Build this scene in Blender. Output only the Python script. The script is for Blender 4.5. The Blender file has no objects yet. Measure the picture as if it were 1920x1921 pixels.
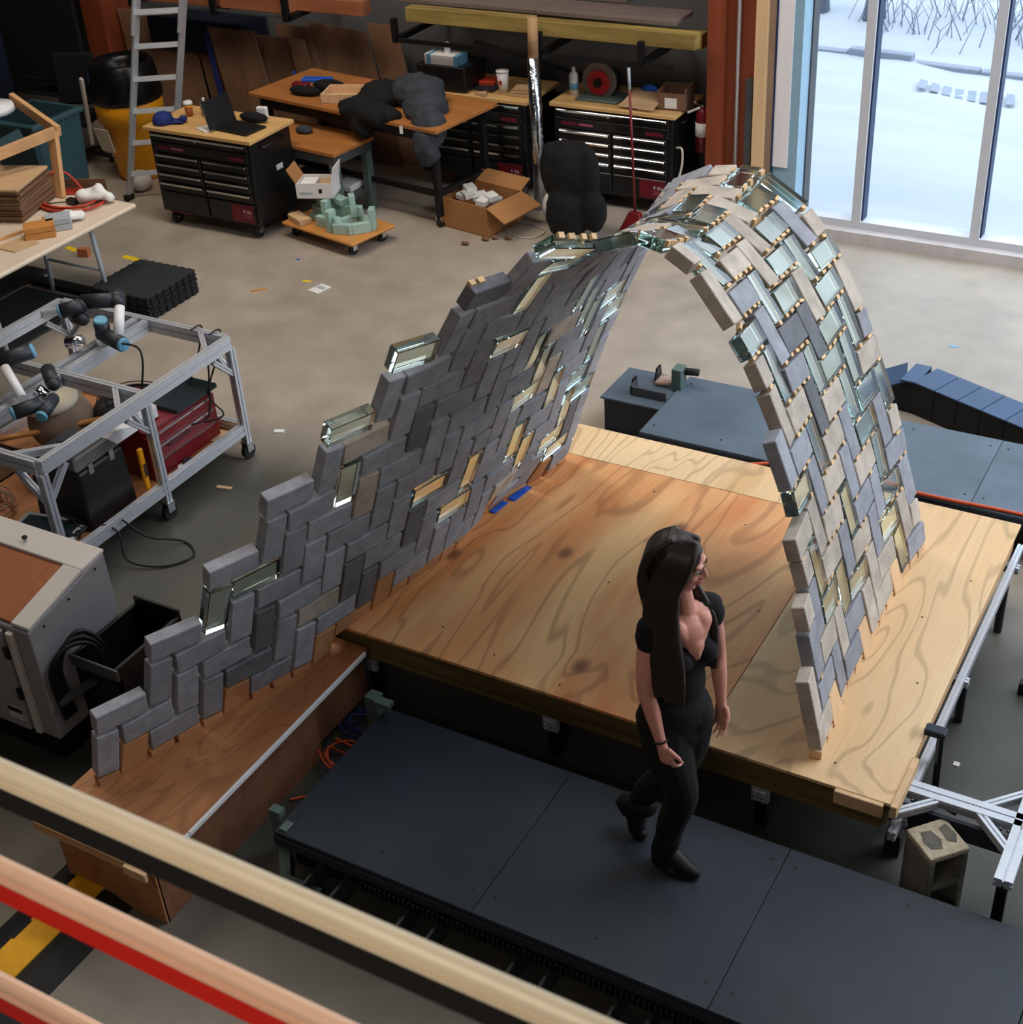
import bpy, bmesh, math, random
from mathutils import Vector, Matrix, Quaternion
random.seed(7)
S = bpy.context.scene
C = S.collection
PI = math.pi
# ------------------------------------------------------------ camera
cam_d = bpy.data.cameras.new('camera')
cam = bpy.data.objects.new('camera', cam_d); C.objects.link(cam)
S.camera = cam
_th, _ro, _ya = 0.5862226521467536, -0.06919212541946425, -0.551416188622994
_fw = Vector((math.sin(_ya)*math.cos(_th), math.cos(_ya)*math.cos(_th), -math.sin(_th)))
_rt = Vector((math.cos(_ya), -math.sin(_ya), 0)); _up = _rt.cross(_fw)
_r2 = _rt*math.cos(_ro)+_up*math.sin(_ro); _u2 = -_rt*math.sin(_ro)+_up*math.cos(_ro)
cam.matrix_world = Matrix(((_r2.x,_u2.x,-_fw.x,0),(_r2.y,_u2.y,-_fw.y,0),(_r2.z,_u2.z,-_fw.z,5.0),(0,0,0,1)))
cam_d.sensor_width = 36; cam_d.sensor_fit = 'HORIZONTAL'
cam_d.lens = 2670.008653109669/1920*36
cam_d.clip_start = .05; cam_d.clip_end = 200
cam_d.dof.use_dof = True; cam_d.dof.focus_distance = 7.2; cam_d.dof.aperture_fstop = 6.3
# ------------------------------------------------------------ sky, lamps, exposure
W = bpy.data.worlds.new('overcast sky'); S.world = W; W.use_nodes = True
_bg = W.node_tree.nodes['Background']
_bg.inputs[0].default_value = (.80, .88, 1.0, 1); _bg.inputs[1].default_value = 3.0
S.view_settings.view_transform = 'Standard'; S.view_settings.look = 'None'
S.view_settings.exposure = 0; S.view_settings.gamma = 1
S.view_settings.use_curve_mapping = False
def area(name, loc, aim, sx, sy, power, col, portal=False, spread=PI):
    d = bpy.data.lights.new(name, 'AREA'); d.shape = 'RECTANGLE'; d.size = sx; d.size_y = sy
    d.energy = power; d.color = col; d.spread = spread
    o = bpy.data.objects.new(name, d); C.objects.link(o); o.location = loc
    o.rotation_euler = (Vector(aim)-Vector(loc)).to_track_quat('-Z', 'Y').to_euler()
    if portal: d.cycles.is_portal = True
    return o
# added soft cool fills from the right and above
area('right_fill_light', (4.9, 8.6, 4.3), (-2.4, 5.2, .9), 5.6, 3.6, 500, (.88, .94, 1.0))
area('overhead_fill_light', (.4, 7.6, 7.25), (.0, 7.4, 0), 3.2, 6.0, 320, (.90, .95, 1.0))
# warm hall lamps under the ceiling
area('hall_lamp_bench', (-6.5, 4.3, 6.9), (-6.3, 4.3, 0), 1.2, 3.0, 72, (1.0, .84, .66))
area('hall_lamp_back', (-8.3, 8.6, 6.9), (-8.5, 9.2, 0), 2.6, 1.2, 150, (1.0, .88, .74))
area('rail_fill_light', (-1.3, -.7, 4.9), (-1.2, 1.0, 3.2), 2.0, .4, 38, (1.0, .88, .74))  # added fill aimed at the foreground rails, not a hall fixture
area('hall_lamp_middle', (-5.2, 8.2, 6.9), (-5.2, 8.4, 0), 2.6, 1.2, 105, (1.0, .90, .78))

# ------------------------------------------------------------ materials
def lin(c):
    o = []
    for v in c:
        v = v/255.
        o.append(v/12.92 if v <= .04045 else ((v+.055)/1.055)**2.4)
    return tuple(o)+(1,)
MATS = {}
def mat(name, col, rough=.6, metal=0, var=.12, scale=9, bump=0, bscale=60, alpha=1, trans=0, ior=1.45, col2=None, stretch=(1,1,1), tint=0, spec=.5, emit=0, detail=4, coat=0):
    m = bpy.data.materials.new(name); m.use_nodes = True
    nt = m.node_tree; n = nt.nodes; l = nt.links; b = n['Principled BSDF']
    b.inputs['Roughness'].default_value = rough; b.inputs['Metallic'].default_value = metal
    b.inputs['IOR'].default_value = ior; b.inputs['Transmission Weight'].default_value = trans
    b.inputs['Specular IOR Level'].default_value = spec; b.inputs['Coat Weight'].default_value = coat
    c = lin(col)
    if emit:
        b.inputs['Emission Color'].default_value = c; b.inputs['Emission Strength'].default_value = emit
    if var <= 0 and not col2 and not bump and not tint:
        b.inputs['Base Color'].default_value = c
        MATS[name] = m; return m
    tc = n.new('ShaderNodeTexCoord'); mp = n.new('ShaderNodeMapping'); mp.inputs['Scale'].default_value = stretch
    l.new(tc.outputs['Object'], mp.inputs['Vector'])
    oi = n.new('ShaderNodeObjectInfo')
    ad = n.new('ShaderNodeVectorMath'); ad.operation = 'ADD'
    cm = n.new('ShaderNodeCombineXYZ'); mu = n.new('ShaderNodeMath'); mu.operation = 'MULTIPLY'; mu.inputs[1].default_value = 37
    l.new(oi.outputs['Random'], mu.inputs[0]); l.new(mu.outputs[0], cm.inputs[0]); l.new(mu.outputs[0], cm.inputs[1])
    l.new(mp.outputs[0], ad.inputs[0]); l.new(cm.outputs[0], ad.inputs[1])
    no = n.new('ShaderNodeTexNoise'); no.inputs['Scale'].default_value = scale; no.inputs['Detail'].default_value = detail
    l.new(ad.outputs[0], no.inputs['Vector'])
    rp = n.new('ShaderNodeValToRGB'); rp.color_ramp.elements[0].position = .32; rp.color_ramp.elements[1].position = .68
    if col2: a0, a1 = c, lin(col2)
    else: a0 = tuple(v*(1-var) for v in c[:3])+(1,); a1 = tuple(min(1, v*(1+var)) for v in c[:3])+(1,)
    rp.color_ramp.elements[0].color = a0; rp.color_ramp.elements[1].color = a1
    l.new(no.outputs['Fac'], rp.inputs[0])
    out = rp.outputs[0]
    if tint:
        mr = n.new('ShaderNodeMapRange'); mr.inputs['To Min'].default_value = 1-tint; mr.inputs['To Max'].default_value = 1+tint
        l.new(oi.outputs['Random'], mr.inputs['Value'])
        vm = n.new('ShaderNodeVectorMath'); vm.operation = 'SCALE'
        l.new(out, vm.inputs[0]); l.new(mr.outputs[0], vm.inputs['Scale']); out = vm.outputs[0]
    l.new(out, b.inputs['Base Color'])
    if bump:
        n2 = n.new('ShaderNodeTexNoise'); n2.inputs['Scale'].default_value = bscale; n2.inputs['Detail'].default_value = 3
        l.new(ad.outputs[0], n2.inputs['Vector'])
        bp = n.new('ShaderNodeBump'); bp.inputs['Strength'].default_value = bump; bp.inputs['Distance'].default_value = .01
        l.new(n2.outputs['Fac'], bp.inputs['Height']); l.new(bp.outputs[0], b.inputs['Normal'])
    MATS[name] = m; return m

def plywood(name, light, dark, knots=.05, gscale=1.1, along='Y', rings=9, contrast=.20, rough=.55):
    """rotary-cut veneer: flowing contour grain, warm blotches and knots"""
    m = bpy.data.materials.new(name); m.use_nodes = True
    nt = m.node_tree; n = nt.nodes; l = nt.links; b = n['Principled BSDF']; b.inputs['Roughness'].default_value = rough
    tc = n.new('ShaderNodeTexCoord'); mp = n.new('ShaderNodeMapping')
    sc = {'X': (.28, 1, 1), 'Y': (1, .28, 1), 'Z': (1, 1, .28)}[along]
    mp.inputs['Scale'].default_value = sc
    oi = n.new('ShaderNodeObjectInfo'); mu = n.new('ShaderNodeMath'); mu.operation = 'MULTIPLY'; mu.inputs[1].default_value = 19
    l.new(oi.outputs['Random'], mu.inputs[0]); cm = n.new('ShaderNodeCombineXYZ')
    for i in range(3): l.new(mu.outputs[0], cm.inputs[i])
    l.new(tc.outputs['Object'], mp.inputs['Vector'])
    ad = n.new('ShaderNodeVectorMath'); ad.operation = 'ADD'; l.new(mp.outputs[0], ad.inputs[0]); l.new(cm.outputs[0], ad.inputs[1])
    a = n.new('ShaderNodeTexNoise'); a.inputs['Scale'].default_value = gscale*1.6; a.inputs['Detail'].default_value = 2.5; a.inputs['Distortion'].default_value = .5
    l.new(ad.outputs[0], a.inputs['Vector'])
    # contour rings
    m1 = n.new('ShaderNodeMath'); m1.operation = 'MULTIPLY'; m1.inputs[1].default_value = rings*PI*2; l.new(a.outputs['Fac'], m1.inputs[0])
    m2 = n.new('ShaderNodeMath'); m2.operation = 'SINE'; l.new(m1.outputs[0], m2.inputs[0])
    r1 = n.new('ShaderNodeMapRange'); r1.inputs['From Min'].default_value = .62; r1.inputs['From Max'].default_value = 1
    r1.inputs['To Min'].default_value = 0; r1.inputs['To Max'].default_value = contrast; l.new(m2.outputs[0], r1.inputs['Value'])
    # broad warm blotches
    c = n.new('ShaderNodeTexNoise'); c.inputs['Scale'].default_value = 1.5; c.inputs['Detail'].default_value = 5; c.inputs['Distortion'].default_value = 1.0
    l.new(ad.outputs[0], c.inputs['Vector'])
    rp = n.new('ShaderNodeValToRGB'); rp.color_ramp.elements[0].position = .36; rp.color_ramp.elements[1].position = .66
    rp.color_ramp.elements[0].color = lin(light); rp.color_ramp.elements[1].color = lin(dark); l.new(c.outputs['Fac'], rp.inputs[0])
    mx = n.new('ShaderNodeMix'); mx.data_type = 'RGBA'; l.new(r1.outputs[0], mx.inputs['Factor']); l.new(rp.outputs[0], mx.inputs['A'])
    mx.inputs['B'].default_value = tuple(v*.38 for v in lin(dark)[:3])+(1,)
    out = mx.outputs['Result']
    # fine fibre
    mp2 = n.new('ShaderNodeMapping'); mp2.inputs['Scale'].default_value = {'X': (2, 70, 70), 'Y': (70, 2, 70), 'Z': (70, 70, 2)}[along]
    l.new(tc.outputs['Object'], mp2.inputs['Vector'])
    f = n.new('ShaderNodeTexNoise'); f.inputs['Scale'].default_value = 1.5; l.new(mp2.outputs[0], f.inputs['Vector'])
    fr = n.new('ShaderNodeMapRange'); fr.inputs['To Min'].default_value = .86; fr.inputs['To Max'].default_value = 1.12; l.new(f.outputs['Fac'], fr.inputs['Value'])
    vs = n.new('ShaderNodeVectorMath'); vs.operation = 'SCALE'; l.new(out, vs.inputs[0]); l.new(fr.outputs[0], vs.inputs['Scale']); out = vs.outputs[0]
    if knots:
        v = n.new('ShaderNodeTexVoronoi'); v.inputs['Scale'].default_value = 2.3; v.inputs['Randomness'].default_value = 1
        mp3 = n.new('ShaderNodeMapping'); mp3.inputs['Scale'].default_value = {'X': (.7, 1, 0), 'Y': (1, .7, 0), 'Z': (1, 1, .7)}[along]
        l.new(tc.outputs['Object'], mp3.inputs['Vector']); ad3 = n.new('ShaderNodeVectorMath'); ad3.operation = 'ADD'
        l.new(mp3.outputs[0], ad3.inputs[0]); l.new(cm.outputs[0], ad3.inputs[1]); l.new(ad3.outputs[0], v.inputs['Vector'])
        kr = n.new('ShaderNodeMapRange'); kr.interpolation_type = 'SMOOTHSTEP'
        kr.inputs['From Min'].default_value = knots*.35; kr.inputs['From Max'].default_value = knots*1.7
        kr.inputs['To Min'].default_value = .85; kr.inputs['To Max'].default_value = 0
        l.new(v.outputs['Distance'], kr.inputs['Value'])
        mk = n.new('ShaderNodeMix'); mk.data_type = 'RGBA'; l.new(kr.outputs[0], mk.inputs['Factor']); l.new(out, mk.inputs['A'])
        mk.inputs['B'].default_value = lin((112, 66, 40)); out = mk.outputs['Result']
    l.new(out, b.inputs['Base Color'])
    MATS[name] = m; return m

mat('concrete_brick', (150,152,161), .85, var=.15, scale=14, bump=.35, bscale=120, tint=.15, stretch=(1,1,1))
mat('concrete_brick_tan', (186,174,162), .85, var=.2, scale=10, bump=.35, bscale=120, tint=.12)
mat('concrete_brick_dark', (104,106,112), .8, var=.18, scale=12, bump=.3, bscale=120, tint=.1)
mat('glass_brick', (222,242,236), .06, trans=1, var=0, ior=1.5)
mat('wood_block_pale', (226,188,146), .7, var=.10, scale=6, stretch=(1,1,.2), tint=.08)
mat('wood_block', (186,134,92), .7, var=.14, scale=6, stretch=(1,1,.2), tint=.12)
mat('wood_shim', (222,186,142), .8, var=.15, scale=12, tint=.12)
mat('cream_enamel', (226,210,182), .35, var=.03)
mat('red_enamel', (226,34,18), .5, var=.04)
mat('rose_enamel', (240,196,166), .4, var=.03)
mat('black_enamel', (22,20,19), .5, var=.05)
plywood('ply_floor', (232,182,126), (204,122,62), knots=.085, contrast=.42, rings=11)
plywood('ply_pale', (232,200,156), (216,174,122), knots=.07, rings=15, contrast=.40)
plywood('ply_bench', (196,138,90), (150,92,54), knots=.02, gscale=1.4, rings=14, contrast=.34)
plywood('ply_side', (150,104,76), (112,74,54), knots=.03, along='X', rings=8)
plywood('ply_brown', (126,94,70), (88,62,46), knots=0, along='Z', rings=10, contrast=.2)
mat('joist_wood', (124,104,58), .75, col2=(78,62,34), scale=5, stretch=(.25,3,3), bump=.2)
mat('pine', (206,160,112), .65, var=.14, scale=6, stretch=(1,1,.25))
mat('pine_x', (206,160,112), .65, var=.14, scale=6, stretch=(.2,2,2))
mat('pine_end', (214,178,136), .7, var=.12, scale=20)
mat('worktop', (214,172,112), .45, var=.08, scale=5, stretch=(.3,3,1))
mat('worktop_dark', (172,112,60), .45, var=.12, scale=4, stretch=(.4,2,1))
mat('treated_lumber', (164,142,78), .75, col2=(120,98,50), scale=4, stretch=(.3,3,3))
mat('orange_lumber', (160,98,66), .7, var=.18, scale=4, stretch=(.3,3,3))
mat('grey_lumber', (112,98,92), .8, var=.15, scale=5, stretch=(.3,3,3))
mat('red_timber', (132,62,36), .6, var=.14, scale=4, stretch=(3,3,.3))
mat('cream_timber', (226,190,146), .6, var=.08, scale=4, stretch=(3,3,.3))
mat('white_timber', (240,236,240), .6, var=.04, scale=4, stretch=(3,3,.3))
mat('tan_board', (176,150,134), .7, var=.06, scale=4)
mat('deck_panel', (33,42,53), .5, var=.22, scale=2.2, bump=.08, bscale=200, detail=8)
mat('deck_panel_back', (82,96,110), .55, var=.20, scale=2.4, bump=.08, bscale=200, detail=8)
mat('deck_edge', (34,38,50), .55, var=.1)
mat('black_steel', (26,26,28), .45, metal=.3, var=.1)
mat('grey_steel', (86,90,94), .45, metal=.4, var=.1)
mat('green_steel', (92,112,108), .5, metal=.2, var=.08)
mat('aluminium', (206,210,218), .38, metal=.6, var=.05, scale=30)
mat('chrome', (220,222,226), .15, metal=1, var=0)
mat('bolt_metal', (150,150,150), .3, metal=1, var=0)
mat('chest_black', (20,20,22), .38, var=.1, coat=.2)
mat('chest_gap', (8,8,9), .6, var=0)
mat('label_maroon', (104,22,40), .5, var=.15)
mat('white_print', (214,200,206), .6, var=0)
mat('pink_print', (176,88,104), .6, var=0)
mat('rubber_black', (24,25,27), .75, var=.15, scale=20)
mat('rubber_dark', (40,44,46), .7, var=.15, scale=30)
mat('plastic_black', (20,21,23), .4, var=.08)
mat('plastic_dark', (44,48,56), .45, var=.1)
mat('plastic_white', (226,226,230), .45, var=.03)
mat('plastic_yellow', (236,160,20), .45, var=.05)
mat('plastic_teal', (44,74,84), .55, var=.1)
mat('plastic_navy', (16,26,44), .5, var=.1)
mat('plastic_sky', (104,164,196), .4, var=.04)
mat('bag_black', (12,12,14), .3, var=.1, bump=.4, bscale=9)
mat('bag_blue', (60,110,190), .35, var=.15, bump=.4, bscale=20)
mat('paper_white', (228,224,222), .75, var=.03)
mat('paper_label', (206,196,176), .7, var=.06)
mat('cardboard', (168,118,72), .8, var=.08, scale=5)
mat('cardboard_dark', (122,90,68), .85, var=.12, scale=6)
mat('cardboard_light', (196,162,124), .8, var=.06)
mat('foam_white', (232,232,230), .9, var=.03)
mat('cloth_black', (9,9,11), .9, var=.2, scale=20)
mat('cloth_grey', (52,56,64), .85, var=.2, scale=12, bump=.3, bscale=25)
mat('cloth_navy', (26,44,110), .85, var=.15)
mat('cable_black', (16,16,18), .5, var=0)
mat('cable_orange', (214,84,40), .5, var=.05)
mat('cable_white', (190,184,172), .5, var=0)
mat('cable_tan', (150,122,98), .6, var=.05)
mat('hose_red', (188,64,44), .45, var=.06)
mat('cable_blue', (34,40,96), .5, var=.05)
mat('toolbox_red', (112,18,26), .4, var=.1, coat=.2)
mat('pure_red', (170,24,30), .45, var=.08)
mat('orange_red', (216,64,30), .5, var=.06)
mat('tape_blue', (30,90,200), .6, var=.05)
mat('tape_yellow', (240,204,30), .6, var=.05)
mat('cabinet_white', (206,200,196), .45, var=.05, scale=3)
mat('cabinet_grey', (146,146,150), .45, var=.06, scale=2)
mat('cabinet_brown', (156,94,58), .6, var=.08, scale=30)
mat('foil', (190,196,206), .16, metal=1, var=.1, scale=12, bump=.8, bscale=12)
mat('cork_tube', (176,140,100), .8, var=.1)
mat('cinder', (176,162,142), .95, var=.15, scale=25, bump=.8, bscale=90)
mat('cinder_side', (118,116,108), .95, var=.12, scale=25, bump=.8, bscale=90)
mat('cinder_stain', (96,92,84), .95, var=.2, scale=25, bump=.6, bscale=90)
mat('screen_dark', (30,44,50), .3, var=.05)
mat('screen_frame', (170,180,188), .4, var=.05)
mat('bamboo', (196,134,70), .5, var=.1, scale=6)
mat('fabric_beige', (132,112,96), .85, var=.08)
mat('clay_brown', (176,104,62), .8, var=.1)
mat('tile_blue', (62,84,112), .5, var=.16, scale=3)
mat('mat_blue', (48,76,112), .5, var=.14, scale=4)
mat('snow', (180,185,194), .9, col2=(194,197,202), scale=1.1, stretch=(.3,1.6,1), bump=.3, bscale=3)
mat('snow_grey', (150,158,170), .9, var=.05, scale=2, bump=.3, bscale=6)
mat('curb', (150,156,168), .9, var=.06)
mat('bark', (104,110,122), .9, var=.15, scale=12)
mat('twig', (140,146,160), .9, var=.1)
mat('wall_grey', (92,92,94), .9, var=.06, scale=2)
mat('wall_light', (176,174,170), .9, var=.03, scale=2)
mat('wall_dark', (38,32,30), .9, var=.15, scale=2)
mat('frame_paint', (206,208,216), .5, var=.02)
mat('frame_blue', (142,176,196), .5, var=.03)
mat('gasket', (20,44,80), .5, var=0)
mat('sill_dust', (206,200,200), .8, var=.08, scale=8)
mat('skin', (214,150,132), .5, var=.05, scale=30)
mat('hair', (44,29,20), .45, col2=(26,17,13), scale=4, stretch=(22,22,1))
mat('hair_tip', (60,40,26), .45, col2=(36,24,17), scale=4, stretch=(22,22,1))
mat('lips', (170,92,90), .4, var=.03)
mat('eye_white', (220,214,210), .3, var=0)
mat('table_plastic', (218,202,184), .45, var=.03)
mat('eye_dark', (24,20,22), .2, var=0)
mat('brow', (46,32,26), .8, var=0)
mat('boot', (13,12,13), .6, var=.2)
mat('debris', (120,84,58), .9, var=.3, scale=40)
mat('caution_yellow', (232,168,24), .6, var=.1, scale=12)
mat('window_glass', (235,245,250), .0, trans=1, var=0, ior=1.0)

# floor concrete: worn, blotchy
def floor_material():
    m = bpy.data.materials.new('polished_concrete'); m.use_nodes = True
    nt = m.node_tree; n = nt.nodes; l = nt.links; b = n['Principled BSDF']
    tc = n.new('ShaderNodeTexCoord')
    a = n.new('ShaderNodeTexNoise'); a.inputs['Scale'].default_value = .35; a.inputs['Detail'].default_value = 6; l.new(tc.outputs['Object'], a.inputs['Vector'])
    rp = n.new('ShaderNodeValToRGB'); e = rp.color_ramp.elements
    e[0].position = .35; e[0].color = lin((150,140,128)); e[1].position = .68; e[1].color = lin((182,170,156))
    l.new(a.outputs['Fac'], rp.inputs[0])
    c = n.new('ShaderNodeTexNoise'); c.inputs['Scale'].default_value = 3.5; c.inputs['Detail'].default_value = 8; l.new(tc.outputs['Object'], c.inputs['Vector'])
    mr = n.new('ShaderNodeMapRange'); mr.inputs['From Min'].default_value = .3; mr.inputs['From Max'].default_value = .7; mr.inputs['To Min'].default_value = .86; mr.inputs['To Max'].default_value = 1.1
    l.new(c.outputs['Fac'], mr.inputs['Value'])
    vs = n.new('ShaderNodeVectorMath'); vs.operation = 'SCALE'; l.new(rp.outputs[0], vs.inputs[0]); l.new(mr.outputs[0], vs.inputs['Scale'])
    # darker, greener floor round the platform and decks, with a soft border
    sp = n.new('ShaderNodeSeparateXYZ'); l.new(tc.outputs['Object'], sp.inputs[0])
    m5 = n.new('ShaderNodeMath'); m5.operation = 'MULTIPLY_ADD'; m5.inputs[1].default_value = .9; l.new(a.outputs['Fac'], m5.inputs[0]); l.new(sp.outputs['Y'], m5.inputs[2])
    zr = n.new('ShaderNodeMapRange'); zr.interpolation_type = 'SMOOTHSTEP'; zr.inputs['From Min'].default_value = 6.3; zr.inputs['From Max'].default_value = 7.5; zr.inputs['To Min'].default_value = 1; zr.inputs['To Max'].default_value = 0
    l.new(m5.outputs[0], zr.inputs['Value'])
    # weaker towards the bottom of the frame
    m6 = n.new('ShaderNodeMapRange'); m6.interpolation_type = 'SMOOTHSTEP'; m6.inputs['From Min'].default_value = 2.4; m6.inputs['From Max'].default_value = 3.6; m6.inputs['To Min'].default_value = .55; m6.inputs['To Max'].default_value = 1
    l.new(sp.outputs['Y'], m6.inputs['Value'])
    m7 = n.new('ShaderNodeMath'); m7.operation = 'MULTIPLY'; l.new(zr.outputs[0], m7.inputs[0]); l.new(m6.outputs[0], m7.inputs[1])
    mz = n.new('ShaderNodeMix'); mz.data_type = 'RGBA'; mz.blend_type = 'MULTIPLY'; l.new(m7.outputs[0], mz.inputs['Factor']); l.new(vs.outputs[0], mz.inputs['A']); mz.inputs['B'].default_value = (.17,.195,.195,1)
    l.new(mz.outputs['Result'], b.inputs['Base Color'])
    r = n.new('ShaderNodeMapRange'); r.inputs['To Min'].default_value = .35; r.inputs['To Max'].default_value = .6; l.new(c.outputs['Fac'], r.inputs['Value'])
    l.new(r.outputs[0], b.inputs['Roughness'])
    MATS['polished_concrete'] = m
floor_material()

# ------------------------------------------------------------ object helpers
def link(name, me, m, parent=None):
    o = bpy.data.objects.new(name, me); C.objects.link(o)
    if m is not None and not me.materials: me.materials.append(MATS[m] if isinstance(m, str) else m)
    if parent is not None: o.parent = parent
    return o
def tag(o, label=None, cat=None, group=None, kind=None):
    if label: o['label'] = label
    if cat: o['category'] = cat
    if group: o['group'] = group
    if kind: o['kind'] = kind
    return o
def thing(name, label, cat, loc=(0,0,0), rz=0, group=None):
    o = bpy.data.objects.new(name, None); C.objects.link(o)
    o.location = loc; o.rotation_euler = (0,0,rz); o.empty_display_size = .1
    tag(o, label, cat, group); return o
def local_inv(p):
    m = Matrix.Identity(4)
    chain = []
    while p is not None: chain.append(p); p = p.parent
    for q in reversed(chain):
        m = m @ Matrix.LocRotScale(q.location, q.rotation_euler.to_quaternion() if q.rotation_mode != 'QUATERNION' else q.rotation_quaternion, q.scale)
    return m.inverted()
def rotz(a): return Matrix.Rotation(a, 4, 'Z')
def V(*a): return Vector(a)
class MB:
    """collects shapes (in world space) into one mesh"""
    def __init__(s): s.bm = bmesh.new(); s.sm = []
    def _new(s, vs, fs, smooth=False):
        bv = [s.bm.verts.new(v) for v in vs]
        for f in fs:
            try:
                q = s.bm.faces.new([bv[i] for i in f]); q.smooth = smooth
            except ValueError: pass
        return bv
    def hexa(s, p, bev=0):
        """8 corners: bottom 4 ccw, top 4 ccw"""
        bv = s._new(p, [(0,3,2,1),(4,5,6,7),(0,1,5,4),(1,2,6,5),(2,3,7,6),(3,0,4,7)])
        if bev:
            es = set()
            for v in bv: es.update(v.link_edges)
            bmesh.ops.bevel(s.bm, geom=list(es), offset=bev, segments=1, affect='EDGES')
        return s
    def box(s, c, d, M=None, bev=0):
        x,y,z = d[0]/2,d[1]/2,d[2]/2
        p = [Vector(q) for q in ((-x,-y,-z),(x,-y,-z),(x,y,-z),(-x,y,-z),(-x,-y,z),(x,-y,z),(x,y,z),(-x,y,z))]
        c = Vector(c)
        if M is not None: p = [c + M.to_3x3() @ q for q in p]
        else: p = [c+q for q in p]
        return s.hexa(p, bev)
    def bb(s, a, b, bev=0):
        """box by min/max corners"""
        return s.box([(a[i]+b[i])/2 for i in range(3)], [abs(b[i]-a[i]) for i in range(3)], None, bev)
    def bar(s, a, b, w, h, up=(0,0,1), bev=0):
        a, b = Vector(a), Vector(b); d = b-a; L = d.length; d.normalize(); up = Vector(up)
        x = d.cross(up)
        if x.length < 1e-4: x = d.cross(Vector((1,0,0)))
        x.normalize(); z = x.cross(d)
        M = Matrix((x, d, z)).transposed()
        return s.box((a+b)/2, (w, L, h), M, bev)
    def prism(s, pts, a, b, up=(0,0,1), smooth=False):
        """2-D profile (x,z) swept from a to b"""
        a, b = Vector(a), Vector(b); d = (b-a).normalized(); up = Vector(up)
        x = d.cross(up)
        if x.length < 1e-4: x = d.cross(Vector((1,0,0)))
        x.normalize(); z = x.cross(d); n = len(pts)
        vs = [a + x*p[0] + z*p[1] for p in pts] + [b + x*p[0] + z*p[1] for p in pts]
        fs = [(i, (i+1)%n, n+(i+1)%n, n+i) for i in range(n)] + [tuple(range(n-1,-1,-1)), tuple(range(n, 2*n))]
        s._new(vs, fs, smooth); return s
    def cyl(s, a, b, r, r2=None, seg=12, cap=True, smooth=True):
        a, b = Vector(a), Vector(b); r2 = r if r2 is None else r2
        d = (b-a).normalized(); x = d.orthogonal().normalized(); y = d.cross(x)
        vs = []
        for c, rr in ((a, r), (b, r2)):
            for i in range(seg):
                t = 2*PI*i/seg; vs.append(c + (x*math.cos(t)+y*math.sin(t))*rr)
        fs = [(i,(i+1)%seg,seg+(i+1)%seg,seg+i) for i in range(seg)]
        bv = s._new(vs, fs, smooth)
        if cap:
            for k in (0, 1):
                f = [bv[k*seg+i] for i in range(seg)]
                if k == 0: f.reverse()
                try: s.bm.faces.new(f)
                except ValueError: pass
        return s
    def lathe(s, c, prof, seg=20, M=None, smooth=True):
        c = Vector(c); vs = []
        for r, z in prof:
            for i in range(seg):
                t = 2*PI*i/seg; q = Vector((r*math.cos(t), r*math.sin(t), z))
                vs.append(c + (M.to_3x3() @ q if M is not None else q))
        fs = []
        for k in range(len(prof)-1):
            for i in range(seg):
                fs.append((k*seg+i, k*seg+(i+1)%seg, (k+1)*seg+(i+1)%seg, (k+1)*seg+i))
        bv = s._new(vs, fs, smooth)
        for k, rev in ((0, True), (len(prof)-1, False)):
            if prof[k][0] > 1e-5:
                f = [bv[k*seg+i] for i in range(seg)]
                if rev: f.reverse()
                try: s.bm.faces.new(f)
                except ValueError: pass
        return s
    def tube(s, pts, r, seg=6, smooth=True, closed=False):
        pts = [Vector(p) for p in pts]; n = len(pts)
        rs = r if isinstance(r, (list, tuple)) else [r]*n
        d0 = (pts[1]-pts[0]).normalized(); x = d0.orthogonal().normalized(); vs = []
        for i, p in enumerate(pts):
            if closed: d = (pts[(i+1)%n]-pts[i-1]).normalized()
            else: d = (pts[min(i+1,n-1)]-pts[max(i-1,0)]).normalized()
            x = (x - d*x.dot(d)); x = x.normalized() if x.length > 1e-5 else d.orthogonal().normalized()
            y = d.cross(x)
            for k in range(seg):
                t = 2*PI*k/seg; vs.append(p + (x*math.cos(t)+y*math.sin(t))*rs[i])
        fs = [(i*seg+k, i*seg+(k+1)%seg, (i+1)*seg+(k+1)%seg, (i+1)*seg+k) for i in range(n-1) for k in range(seg)]
        if closed: fs += [((n-1)*seg+k, (n-1)*seg+(k+1)%seg, (k+1)%seg, k) for k in range(seg)]
        bv = s._new(vs, fs, smooth)
        if not closed:
            for k in (0, n-1):
                f = [bv[k*seg+i] for i in range(seg)]
                try: s.bm.faces.new(f)
                except ValueError: pass
        return s
    def ball(s, c, r, M=None, sub=2, sc=(1,1,1)):
        mm = Matrix.Translation(Vector(c))
        if M is not None: mm = mm @ M.to_4x4()
        mm = mm @ Matrix.Diagonal((sc[0],sc[1],sc[2],1))
        g = bmesh.ops.create_icosphere(s.bm, subdivisions=sub, radius=r, matrix=mm)
        for v in g['verts']:
            for f in v.link_faces: f.smooth = True
        return s
    def poly(s, pts, th, n=(0,0,1)):
        """flat outline given a thickness"""
        n = Vector(n).normalized()*th; pts = [Vector(p) for p in pts]; k = len(pts)
        vs = pts + [p+n for p in pts]
        s._new(vs, [tuple(range(k-1,-1,-1)), tuple(range(k,2*k))] + [(i,(i+1)%k,k+(i+1)%k,k+i) for i in range(k)]); return s
    def mesh(s, name, inv=None):
        if inv is not None: bmesh.ops.transform(s.bm, matrix=inv, verts=s.bm.verts)
        bmesh.ops.recalc_face_normals(s.bm, faces=s.bm.faces)
        me = bpy.data.meshes.new(name); s.bm.to_mesh(me); s.bm.free(); return me
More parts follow.
